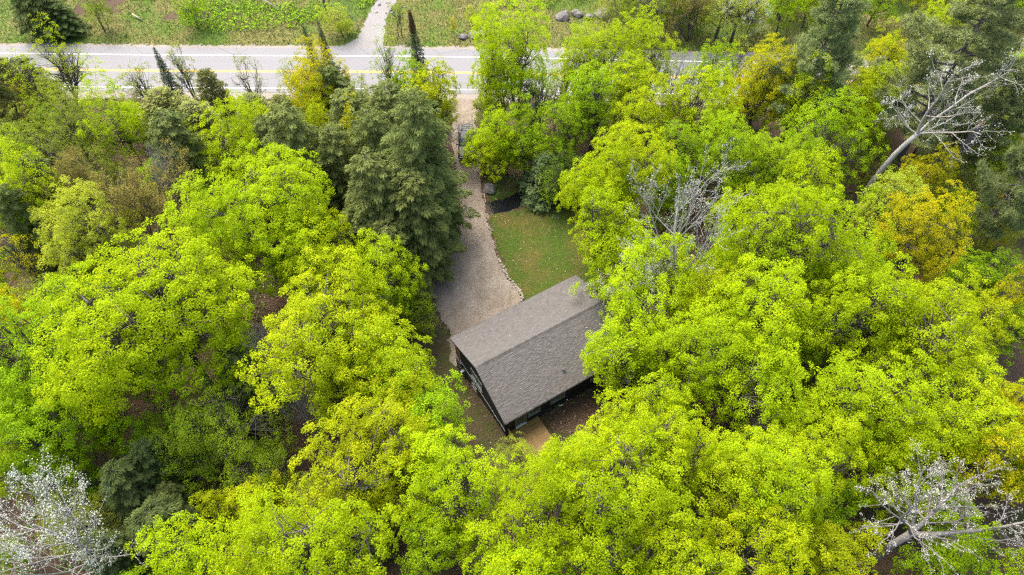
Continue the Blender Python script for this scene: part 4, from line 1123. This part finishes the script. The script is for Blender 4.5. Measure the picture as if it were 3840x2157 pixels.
# deck
deck = bpy.data.objects.new('wooden_deck', None); COL.objects.link(deck)
deck.location = house.location; deck.rotation_euler = house.rotation_euler
tag(deck, 'brown timber deck with a low board fence outside the back door', 'deck')
DU0, DU1, DV0, DZ = .5, 3.75, 10.16, .5
bm = hb(Geo(), 0, DU1 - DU0, 0, .138, -.035, 0).mesh('deck_board', M['deck'])
nbd = 24
for k in range(nbd): add('deck_board', bm, deck, hl(DU0 + random.uniform(-.012, .012), DV0 + k * .146, DZ + random.uniform(-.003, .003)))
DV1 = DV0 + nbd * .146
for uu in (DU0 + .05, (DU0 + DU1) / 2, DU1 - .1):
    hb(Geo(), uu, uu + .045, DV0, DV1 - .02, DZ - .24, DZ - .04).build('joist', M['deck'], deck)
for uu, vv in ((DU0 + .1, DV1 - .2), (DU1 - .2, DV1 - .2), (DU0 + .1, DV0 + .2), (DU1 - .2, DV0 + .2)):
    hb(Geo(), uu, uu + .09, vv, vv + .09, -.4, DZ - .25).build('post', M['deck'], deck)
fb = hb(Geo(), 0, .03, 0, .132, 0, 1.0).mesh('fence_board', M['deck'])
for k in range(23): add('fence_board', fb, deck, hl(DU0 - .06, DV0 + .03 + k * .145, DZ - .1))
hb(Geo(), DU0 - .085, DU0 + .02, DV0, DV0 + 23 * .146, DZ + .905, DZ + .945).build('top_rail', M['deck'], deck)
for k in range(3): hb(Geo(), DU0 - .028, DU0 + .06, DV0 + k * 1.55, DV0 + k * 1.55 + .09, DZ - .2, DZ + .9).build('fence_post', M['deck'], deck)

# ------------------------------------------------------------------ shed under the trees
shed = bpy.data.objects.new('garden_shed', None); COL.objects.link(shed)
shed.location = (-12.6, 21.4, float(gz(-12.6, 21.4))); shed.rotation_euler = (0, 0, R_(20))
tag(shed, 'small grey-roofed shed half hidden under the golden yellow-green maple', 'shed')
for a, b in (((-1.4, -1.1, 0), (1.4, -1.04, 2)), ((-1.4, 1.04, 0), (1.4, 1.1, 2)), ((-1.4, -1.04, 0), (-1.34, 1.04, 2)), ((1.34, -1.04, 0), (1.4, 1.04, 2))): Geo().box(a, b).build('wall', M['bark_grey'], shed)
g = Geo()
for s in (-1, 1):
    g.raw([(-1.6, 0, 2.6), (1.6, 0, 2.6), (1.6, s * 1.35, 1.9), (-1.6, s * 1.35, 1.9), (-1.6, 0, 2.54), (1.6, 0, 2.54), (1.6, s * 1.35, 1.84), (-1.6, s * 1.35, 1.84)], [(0, 1, 2, 3), (4, 5, 6, 7), (3, 2, 6, 7), (0, 3, 7, 4), (1, 2, 6, 5)])
g.build('roof', M['shed_roof'], shed)
Geo().box((-.45, -1.15, .05), (.45, -1.11, 1.85)).build('door', M['panel'], shed)

# ------------------------------------------------------------------ pickup truck
truck = bpy.data.objects.new('pickup_truck', None); COL.objects.link(truck)
truck.location = (-5.75, 64.4, float(gz(-5.75, 64.4)) + .04); truck.rotation_euler = (0, 0, R_(3))
tag(truck, 'black pickup truck with a grey bed cover parked on the driveway', 'pickup truck')
def loft(name, secs, mat, parent, smooth=False):
    """secs: list of (y, half width low, half width high, z low, z high, bevel)"""
    g = Geo(); V = []; n = 8
    for y, wl_, wh, z0, z1, b in secs:
        V += [(-wl_, y, z0), (-wl_ * 1.0, y, (z0 + z1) / 2), (-wh, y, z1 - b), (-wh + b * 1.3, y, z1), (wh - b * 1.3, y, z1), (wh, y, z1 - b), (wl_, y, (z0 + z1) / 2), (wl_, y, z0)]
    m = len(secs); Q = []
    for i in range(m - 1):
        for k in range(n): Q.append((i * n + k, i * n + (k + 1) % n, (i + 1) * n + (k + 1) % n, (i + 1) * n + k))
    T = []
    for o in (0, (m - 1) * n): T += [(o, o + i, o + i + 1) for i in range(1, n - 1)]
    g.raw(V, Q, T); return g.build(name, mat, parent, smooth)
body = loft('body', [(-2.85, .72, .68, .5, .95, .08), (-2.72, .9, .84, .42, 1.06, .08), (-2.1, .98, .9, .4, 1.14, .1), (-1.15, .99, .93, .4, 1.2, .08), (-1.0, .99, .95, .4, 1.22, .05), (.95, .99, .96, .4, 1.22, .05), (1.05, .98, .95, .42, 1.24, .04), (2.75, .97, .94, .46, 1.24, .04), (2.88, .9, .88, .55, 1.2, .05)], M['car'], truck)
loft('cab', [(-1.2, .9, .86, 1.2, 1.22, .02), (-.45, .9, .68, 1.2, 1.84, .1), (.0, .9, .7, 1.2, 1.9, .1), (.75, .9, .69, 1.2, 1.87, .1), (1.04, .9, .8, 1.2, 1.26, .02)], M['car'], truck)
def quadp(name, P, mat): return Geo().raw(P, [(0, 1, 2, 3)]).build(name, mat, truck)
quadp('windscreen', [(-.76, -1.13, 1.285), (.76, -1.13, 1.285), (.6, -.5, 1.825), (-.6, -.5, 1.825)], M['car_glass'])
quadp('rear_window', [(-.72, 1.02, 1.33), (.72, 1.02, 1.33), (.6, .79, 1.8), (-.6, .79, 1.8)], M['car_glass'])
for s in (-1, 1):
    quadp('side_window', [(s * .9, -.75, 1.3), (s * .9, .8, 1.3), (s * .735, .65, 1.77), (s * .735, -.4, 1.77)], M['car_glass'])
    Geo().box((s * .98 - .02 if s > 0 else -1.22, -.95, 1.2), (1.22 if s > 0 else -.96, -.82, 1.38)).build('mirror', M['car'], truck)
    Geo().box((s * .62 - .18, -2.86, .82), (s * .62 + .18, -2.74, .98)).build('headlight', M['white'], truck)
    Geo().box((s * .86 - .07, 2.86, .8), (s * .86 + .07, 2.91, 1.12)).build('tail_light', mat_plain('red_lens', (.3, .01, .01), .3, .5), truck)
    for yy in (-1.85, 1.85):
        w = Geo().tube([(s * .78, yy, .38), (s * .86, yy, .38), (s * 1.0, yy, .38), (s * 1.03, yy, .38)], [.34, .38, .38, .34], 18).build('wheel', M['rubber'], truck)
        Geo().tube([(s * 1.02, yy, .38), (s * 1.04, yy, .38)], [.22, .2], 12).build('rim', M['galv'], w)
cov = Geo().box((-.88, 1.12, 1.245), (.88, 2.78, 1.29)).build('bed_cover', M['tonneau'], truck)
for k in range(5): Geo().box((-.9, 1.2 + k * .36, 1.292), (.9, 1.25 + k * .36, 1.34)).build('rack_bar', M['tonneau'], cov)
for s in (-1, -.33, .33, 1): Geo().box((s * .84 - .02, 1.14, 1.342), (s * .84 + .02, 2.74, 1.37)).build('rack_rail', M['tonneau'], cov)
Geo().box((-.9, -3.0, .45), (.9, -2.8, .68)).build('front_bumper', M['metal'], truck)
Geo().box((-.9, 2.86, .5), (.9, 3.0, .7)).build('rear_bumper', M['galv'], truck)
Geo().box((-.5, -2.885, .7), (.5, -2.85, .95)).build('grille', M['metal'], truck)
Geo().box((-.35, -2.4, 1.17), (.35, -1.5, 1.195)).build('hood_scoop', M['car'], truck)

# ------------------------------------------------------------------ rocks, edging, timber, pole
import bmesh
def rock_mesh(seed, sub=2, flat=.7, rough=.28):
    r = np.random.default_rng(seed); bmh = bmesh.new(); bmesh.ops.create_icosphere(bmh, subdivisions=sub, radius=1)
    W = unit(r.normal(size=(9, 3))); K = r.uniform(.55, .95, 9)
    for v in bmh.verts:
        p = np.array(v.co)
        for w, k in zip(W, K):
            d = p @ w
            if d > k: p = p - w * (d - k) * .92
        p = p * (1 + rough * .25 * r.normal()); v.co = (p[0], p[1], p[2] * flat)
    me = bpy.data.meshes.new('rock'); bmh.to_mesh(me); bmh.free(); me.materials.append(M['rock']); return me
rocks = [rock_mesh(i, 2) for i in range(4)]; stones = [rock_mesh(20 + i, 1, .7) for i in range(5)]
edging = bpy.data.objects.new('stone_border', None); COL.objects.link(edging)
tag(edging, 'row of rough pale stones edging the lawn beside the driveway', 'stone border')
M['stone'] = mat_plain('pale_field_stone', (.2, .18, .145), .95, .1, .4, 2, 0, .5)
for s_ in stones: s_.materials.clear(); s_.materials.append(M['stone'])
ed = np.array(EDGING)
for k, (x, y) in enumerate(np.concatenate([ed, ed[:-1] * .5 + ed[1:] * .5])):
    o = add('stone', stones[k % 5], edging, (x + random.uniform(-.06, .06), y + random.uniform(-.06, .06), float(gz(x, y)) + random.uniform(.04, .14)))
    f = random.uniform(.09, .17) * (1.45 if k in (3, 12) else 1); o.scale = (f * random.uniform(.9, 1.5), f, f * .9); o.rotation_euler = (random.uniform(-.3, .3), random.uniform(-.3, .3), random.uniform(0, 6))
def boulder(x, y, s, k, label, sz=.75, group=None):
    o = add('boulder', rocks[k % 4], None, (x, y, float(gz(x, y)) + s * .22), label, 'boulder', group); o.scale = (s * random.uniform(1, 1.3), s, s * sz); o.rotation_euler = (.1, .15, random.uniform(0, 6)); return o
boulder(-2.75, 56.9, .85, 0, 'mossy grey boulder beside the driveway and creek')
boulder(7.7, 92.3, 1.2, 1, 'large tan-grey boulder on the bank beside a split slab')
boulder(9.7, 93.0, 1.0, 2, 'flat split grey slab boulder on the far bank')
boulder(11.6, 92.0, .8, 3, 'small pale boulder between the split slab and the tall round boulder')
boulder(13.4, 92.6, 1.25, 0, 'tall round mottled boulder on the far bank')
boulder(-7.2, 87.3, .8, 1, 'brown layered rock at the foot of the far bank')
boulder(-5.4, 87.7, 1.0, 2, 'larger brown layered rock at the foot of the far bank')
boulder(-4.0, 88.2, .9, 3, 'dark rock beside the tall roadside maple')
for k in range(9):
    boulder(-20.5 + random.uniform(0, 5.5), 92.5 + random.uniform(0, 3.6), random.uniform(.16, .3), k, 'small pale stone lying on the bank by the gravel track', .7, 'stones on the far bank')
add('timber_pole', Geo().tube([(-3.4, 57.2, .12), (-3.3, 56.2, .13), (-3.12, 54.8, .14)], .06, 8).mesh('timber_pole', M['dead']), None, None, 'pale peeled pole lying beside the driveway at the creek', 'log')
up = bpy.data.objects.new('utility_pole', None); COL.objects.link(up); up.location = (-27.7, 92.5, float(gz(-27.7, 92.5))); tag(up, 'grey wooden utility pole across the highway', 'utility pole')
Geo().tube([(0, 0, -.5), (0, 0, 5), (0, 0, 11)], [.2, .17, .13], 12).build('pole', M['pole'], up, True)
Geo().box((-1.1, -.06, 10.1), (1.1, .06, 10.22)).build('crossarm', M['pole'], up)
for s in (-1, 0, 1): Geo().tube([(s * .95, 0, 10.2), (s * .95, 0, 10.45)], [.05, .03], 8).build('insulator', M['white'], up)
for (ax, ay) in ((-22.2, 88.6), (-22.2, 89.8)):
    Geo().tube([(.0, 0, 9.5 if ay < 89 else 8.6), (ax + 27.7, ay - 92.5, 0.05)], .018, 5).build('guy_wire', M['galv'], up)
Geo().tube([(-1.7, 2.6, -.2), (-1.7, 2.6, 2.2)], .07, 8).mesh('x', M['yellow'])
add('marker_post', Geo().tube([(0, 0, -.3), (0, 0, 1.0), (0, 0, 2.2)], .07, 8).mesh('marker_post', M['yellow']), None, (-29.4, 95.1, float(gz(-29.4, 95.1))), 'thin yellow marker post near the utility pole', 'post')

def log(pts, r0, r1, label, mat='dead', name='fallen_log'):
    P = np.array([(x, y, float(gz(x, y)) + z) for x, y, z in pts])
    return add(name, Geo().tube(P, np.linspace(r0, r1, len(P)), 8).mesh(name, M[mat], True), None, None, label, 'log')
log([(-58.5, 97.0, .3), (-55, 97.2, .25), (-52.0, 96.8, .2)], .2, .1, 'long pale fallen log on the slash across the highway')
log([(-57, 92.8, .5), (-55.2, 91.5, .3)], .14, .1, 'short grey log jutting from the brush across the highway')
log([(-63, 97.3, .3), (-61, 98.3, .3)], .16, .12, 'stubby pale log near the dark far conifers')
log([(-42, 98, .3), (-38.5, 96.6, .6), (-35, 94, .3)], .13, .05, 'white fallen birch trunk across the far stream', 'bark_white')

# leaning birch over the truck
lb = bpy.data.objects.new('leaning_birch', None); COL.objects.link(lb); lb.location = (-10.5, 60.0, 0)
tag(lb, 'leaning thin white birch stems arching over the parked pickup truck', 'tree')
r = np.random.default_rng(5); tips = []
g = Geo()
for (a, b, c) in (((0, 0, 0), (1.2, 1.5, 4.5), (6.0, 4.6, 4.2)), ((.2, -.1, 0), (1.4, .8, 4.0), (6.3, 3.2, 3.8)), ((.1, .2, 0), (1.0, 1.4, 4.0), (5.3, 3.6, 4.0))):
    P = bez(np.array(a, float), np.array(b, float), np.array(c, float), 9); g.tube(P, np.linspace(.075, .02, 9), 6)
    for k in range(26):
        q = P[r.integers(5, 9)]; e = q + r.normal(size=3) * [.9, .7, .4] + [.7, .1, .1]; tips.append(e); g.tube(np.array([q, (q + e) / 2 + [0, 0, .1], e]), [.016, .012, .008], 3, False)
g.build('trunk', M['bark_white'], lb, True)
C = np.array(tips); c_ = add('crown', leaves_mesh('crown', C, np.tile([0, 0, 1.], (len(C), 1)), 14, .4, .09, M['leaf'], r), lb); c_.color = (.13, .13, .03, 1)

# snapped snags and pine trunks
def snag(x, y, h, rad, label, lean=(0, 0)):
    root = bpy.data.objects.new('snag', None); COL.objects.link(root); root.location = (x, y, float(gz(x, y))); tag(root, label, 'snag')
    P = np.array([[0, 0, -.4], [lean[0] * .3, lean[1] * .3, h * .4], [lean[0] * .7, lean[1] * .7, h * .75], [lean[0], lean[1], h]])
    Geo().tube(P, [rad * 1.2, rad, rad * .9, rad * .7], 9).build('trunk', M['bark_grey'], root, True)
    g = Geo()
    for k in range(5):
        a = k * 1.3; g.tube(np.array([P[-1] + [math.cos(a) * rad * .4, math.sin(a) * rad * .4, -.3], P[-1] + [math.cos(a) * rad * .5, math.sin(a) * rad * .5, random.uniform(.2, .9)]]), [rad * .3, .02], 5)
    g.build('splinters', M['snapped'], root)
    Geo().tube(np.array([P[1] + (P[2] - P[1]) * .6, P[2] + [rad * 3, .2, .5]]), [rad * .5, rad * .3], 7).build('stub', M['bark_grey'], root)

# ------------------------------------------------------------------ trees
FILLNO = []
for (x, y, Rr, h, sp, colour, label) in TREES:
    bad = poly_sd(x, y, house_poly(.4)) > 0 or poly_sd(x, y, DRIVE) > .2 or abs(y - road_y(x)) < 6 or poly_sd(x, y, LAWN) > .8
    if bad: print('BASE ON CLEARING', x, y, label)
    place_tree(x, y, Rr, h, sp, colour, label)
snag(49.5, 56.0, 11.0, .45, 'broken grey snag with a splintered top beside the small orange maple', (.3, .1))
snag(2.3, 62.6, 8.5, .4, 'shredded broken trunk behind the blue-green spruce', (.1, .1))
place_tree(48.1, 45.6, 4.2, 27, 'pine', 'W', 'tall pine whose bare grey trunk leans past the golden maple')
place_tree(42.6, 19.9, 4.2, 27, 'pine', 'W', 'thick grey pine trunk beside the golden-green maple')
for o in list(bpy.data.objects):
    if o.get('label', '').startswith('spruce with a browned'):
        t = conifer(99, 3.2, .42, 60, 40, .9, .1, .4, .2, .08, .02, top=.1)
        c = add('crown_tip', t['crown'], o, (0, 0, 12.2)); c.color = (.1, .04, .02, 1); c['label'] = 'browned dead tip'

# understory fill
fr = random.Random(21); npr = np.random.default_rng(21)
placed = [(t[0], t[1], min(t[2], 3.2) * .5) for t in TREES]
HOLLOW = [(-21.5, 25.2), (-16.0, 25.8), (-15.2, 21), (-18, 19), (-22, 20.5)]
BACKLIT = [(0, 23.5), (4.2, 23.2), (11, 27.5), (13.5, 33), (8, 30), (1, 25)]
def blocked(x, y):
    if poly_sd(x, y, house_poly(1.8)) > 0 or poly_sd(x, y, DRIVE) > -2.2 or poly_sd(x, y, LAWN) > -1.2 or poly_sd(x, y, YARD) > -.3: return True
    if poly_sd(x, y, HOLLOW) > -.8 or poly_sd(x, y, BACKLIT) > -.4: return True
    if line_d(x, y, CREEK) < 1.6: return True
    d = y - float(road_y(x))
    return -7.5 < d < 8 or (d >= 8 and x < 16)
fill = 0
LB = {'maple': ('young green understory maple', 'maples filling the understory'), 'fine': ('small-leaved green understory beech', 'beeches filling the understory'), 'hemlock': ('young dark hemlock in the understory', 'hemlocks filling the understory')}
for gy in np.arange(4, 116, 5.0):
    half = min(38 + gy * .5, 82)
    for gx in np.arange(-half, half, 5.0):
        x, y = gx + fr.uniform(-2, 2), gy + fr.uniform(-2, 2)
        if blocked(x, y) or any((x - a) ** 2 + (y - b) ** 2 < (c + .9) ** 2 for a, b, c in placed): continue
        west = x < -8
        if west and y > 45: sp = fr.choices(['maple', 'fine', 'hemlock'], [.3, .4, .3])[0]
        elif west: sp = fr.choices(['maple', 'fine', 'hemlock'], [.4, .42, .18])[0]
        else: sp = fr.choices(['maple', 'fine'], [.8, .2])[0]
        h = fr.uniform(5.5, 10); Rr = h * fr.uniform(.27, .36)
        colour = {'maple': fr.choice(['G', 'G2', 'YG', 'G2']), 'fine': fr.choice(['D', 'D2']), 'hemlock': 'H'}[sp]
        where = 'across the highway' if y > 85 else ('on the hemlock side of the driveway' if west else ('between the house and the highway' if y > 42 else 'behind and beside the house'))
        nb = min(TREES, key=lambda t: (t[0] - x) ** 2 + (t[1] - y) ** 2)[6]
        if ' the ' in nb: where = 'near the ' + nb.split(' the ')[-1]
        place_tree(x, y, Rr, h, sp, colour, LB[sp][0] + ' ' + where, LB[sp][1] + ' ' + where, fr)
        placed.append((x, y, Rr * .5)); fill += 1
print('fill trees', fill)

# ------------------------------------------------------------------ stuff: litter, grass, undergrowth
def scatter(n, x0, x1, y0, y1, test, r):
    x = r.uniform(x0, x1, n); y = r.uniform(y0, y1, n); ok = test(x, y); return x[ok], y[ok]
def cards(name, x, y, size, mat, r, lift=.03, tilt=.35, aspect=.8, tint=None, label=None):
    n = len(x); pos = np.stack([x, y, gz(x, y) + lift + r.random(n) * .04], 1)
    nor = unit(np.array([0, 0, 1.]) + r.normal(size=(n, 3)) * tilt); d = r.normal(size=(n, 3)); d = unit(d - (d * nor).sum(1, keepdims=True) * nor); s = np.cross(nor, d)
    L = size * r.uniform(.6, 1.4, (n, 1)); W = L * aspect * .5
    V = np.stack([pos - d * L * .5, pos + s * W + nor * W * .3, pos + d * L * .5, pos - s * W + nor * W * .3], 1).reshape(-1, 3)
    return add(name, make_mesh(name, V, np.arange(n * 4).reshape(-1, 4), None, mat, False, {'tint': r.random(n) if tint is None else tint}), kind='stuff', label=label)
def blades(name, x, y, hgt, wid, mat, r, tilt=.5, tint=None, label=None, base=0.0):
    n = len(x); b = np.stack([x, y, gz(x, y) + base], 1); d = unit(np.array([0, 0, 1.]) + r.normal(size=(n, 3)) * tilt); a = r.uniform(0, 6.28, n); s = np.stack([np.cos(a), np.sin(a), np.zeros(n)], 1)
    H = hgt * r.uniform(.5, 1.4, (n, 1))
    V = np.stack([b - s * wid, b + s * wid, b + d * H], 1).reshape(-1, 3)
    return add(name, make_mesh(name, V, None, np.arange(n * 3).reshape(-1, 3), mat, False, {'tint': r.random(n) if tint is None else tint}), kind='stuff', label=label)
M['dead_leaf'] = mat_tinted('dead_leaf', [(0, (.034, .021, .013)), (.4, (.08, .05, .032)), (.8, (.145, .1, .067)), (1, (.25, .195, .14))])
M['grass_blade'] = mat_tinted('grass_blade', [(0, (.018, .04, .004)), (.6, (.045, .075, .008)), (.85, (.085, .1, .017)), (1, (.15, .13, .06))])
M['bank_blade'] = mat_tinted('bank_blade', [(0, (.026, .055, .008)), (.4, (.065, .095, .015)), (.7, (.13, .125, .038)), (1, (.22, .185, .095))])
M['bright_leaf'] = mat_tinted('bright_leaf', [(0, (.06, .13, .003)), (.5, (.11, .21, .004)), (1, (.17, .27, .006))])
r = np.random.default_rng(31)
nl = lambda x, y: (poly_sd(x, y, house_poly(-.4)) < 0) & (poly_sd(x, y, DRIVE) < .1) & (poly_sd(x, y, LAWN) < .0) & (line_d(x, y, CREEK) > 1.0) & ((poly_sd(x, y, YARD) < 0) | (r.random(len(x)) < .1))
x, y = scatter(90000, -32, 30, 12, 66, nl, r)
cards('leaf_litter', x, y, .14, M['dead_leaf'], r, label='brown dead leaves covering the forest floor')
x, y = scatter(5000, -12, 10, 30, 74, lambda x, y: (poly_sd(x, y, DRIVE) > 0) | (poly_sd(x, y, LAWN) > 0), r)
cards('fallen_leaves', x, y, .1, M['dead_leaf'], r, .05, tint=np.clip(r.normal(.85, .15, len(x)), 0, 1), label='stray dead leaves on lawn and driveway')
x, y = scatter(60000, -4, 11, 37, 62, lambda x, y: ((poly_sd(x, y, LAWN) > -.35) | (poly_sd(x, y, VERGE_NEAR) > -.3)) & (poly_sd(x, y, house_poly(-.5)) < 0) & (line_d(x, y, CREEK) > .9), r)
tn = np.clip(.45 + .25 * fbm(x, y, 55, 5, 3) + r.normal(size=len(x)) * .2, 0, 1)
blades('lawn_blades', x, y, .07, .022, M['grass_blade'], r, .7, tn, 'short grass blades of the lawn')
x, y = scatter(14000, -13, 2, 19, 38.5, lambda x, y: (poly_sd(x, y, YARD) > 0) & (poly_sd(x, y, house_poly(-.5)) < 0) & (fbm(x, y, 56, 4, 3) > .05), r)
blades('yard_moss', x, y, .05, .03, M['grass_blade'], r, .9, np.clip(r.normal(.35, .2, len(x)), 0, 1), 'thin moss and grass of the side yard')
onbank = lambda x, y: (y - road_y(x) > 5.9) & (poly_sd(x, y, TRACK) < -.1)
x, y = scatter(150000, -85, 85, 78, 112, lambda x, y: onbank(x, y) & (fbm(x, y, 77, 11, 3) + np.where((x < -45) & (x > -66) & (y > 91.5), 0, 1.2) > -.1), r)
tn = np.clip(.5 + .35 * fbm(x, y, 57, 9, 3) + r.normal(size=len(x)) * .15, 0, 1); tn = np.where(y - road_y(x) < 8.2, np.minimum(tn, .28 + .2 * r.random(len(x))), tn)
blades('bank_grass', x, y, .34, .05, M['bank_blade'], r, .75, tn, 'rough tan and green grass on the far bank')
fld = lambda x, y: fbm(x, y, 58, 12, 3)
def bright(x, y):
    c = np.exp(-(((x + 40) / 13) ** 2 + ((y - 92.0) / 4.5) ** 2) * 1.2) + .55 * np.exp(-(((x + 22) / 5) ** 2 + ((y - 97) / 4) ** 2)) + .5 * np.exp(-(((x - 6) / 14) ** 2 + ((y - 98) / 4) ** 2))
    return onbank(x, y) & (y - road_y(x) > 8.0) & (c + .28 * fld(x, y) > .42)
x, y = scatter(60000, -70, 30, 86, 108, bright, r)
cards('bank_undergrowth', x, y, .24, M['bright_leaf'], r, .25, .55, .75, label='bright green leafy undergrowth on the far bank')
o = bpy.data.objects['bank_undergrowth']; me = o.data; co = np.empty(len(me.vertices) * 3, np.float32); me.vertices.foreach_get('co', co); co = co.reshape(-1, 4, 3)
co[:, :, 2] += (.55 * np.clip(fbm(co[:, 0, 0], co[:, 0, 1], 59, 2.2, 3), -.2, 1) + .25 * r.random(len(co)))[:, None]; me.vertices.foreach_set('co', co.ravel()); me.update()
x, y = scatter(60000, -60, 60, 4, 72, lambda x, y: nl(x, y) & (poly_sd(x, y, YARD) < -.5) & (poly_sd(x, y, HOLLOW) < -.3) & (poly_sd(x, y, BACKLIT) < -.2) & (fbm(x, y, 60, 7, 3) > .1), r)
M['fern'] = mat_tinted('fern_green', [(0, (.03, .07, .008)), (.5, (.06, .13, .01)), (1, (.1, .19, .014))])
cards('forest_undergrowth', x, y, .26, M['fern'], r, .25, .5, .7, label='low green undergrowth on the forest floor')
# roadside weeds hiding the near shoulder edge
x, y = scatter(26000, -90, 80, 68, 76, lambda x, y: (np.abs(y - road_y(x) + 7.4) < 1.6) & (poly_sd(x, y, DRIVE) < -.2), r)
blades('roadside_weeds', x, y, .4, .06, M['bank_blade'], r, .7, np.clip(r.normal(.35, .2, len(x)), 0, 1), 'weeds along the near highway shoulder')
tot = sum(len(m.polygons) for m in bpy.data.meshes); print('faces', tot, 'objects', len(bpy.data.objects))

rl = np.random.default_rng(77); n = 90
uu = rl.uniform(.2, 14, n); vv = rl.uniform(.3, 10.2, n); zz = RZ - np.abs(vv - RV) * SLOPE + .045
C = np.stack([HOUSE_A[0] + HU[0] * uu + HV[0] * vv, HOUSE_A[1] + HU[1] * uu + HV[1] * vv, zz], 1); d1 = unit(rl.normal(size=(n, 3)) * [1, 1, .2]); d2 = np.cross(d1, [0, 0, 1.]); q = rl.uniform(.03, .07, (n, 1))
V = np.stack([C - d1 * q, C + d2 * q * .7, C + d1 * q, C - d2 * q * .7], 1).reshape(-1, 3)
add('roof_leaves', make_mesh('roof_leaves', V, np.arange(n * 4).reshape(-1, 4), None, M['dead_leaf'], False, {'tint': np.clip(rl.normal(.85, .2, n), 0, 1)}), kind='stuff', label='stray pale leaves fallen on the house roof')
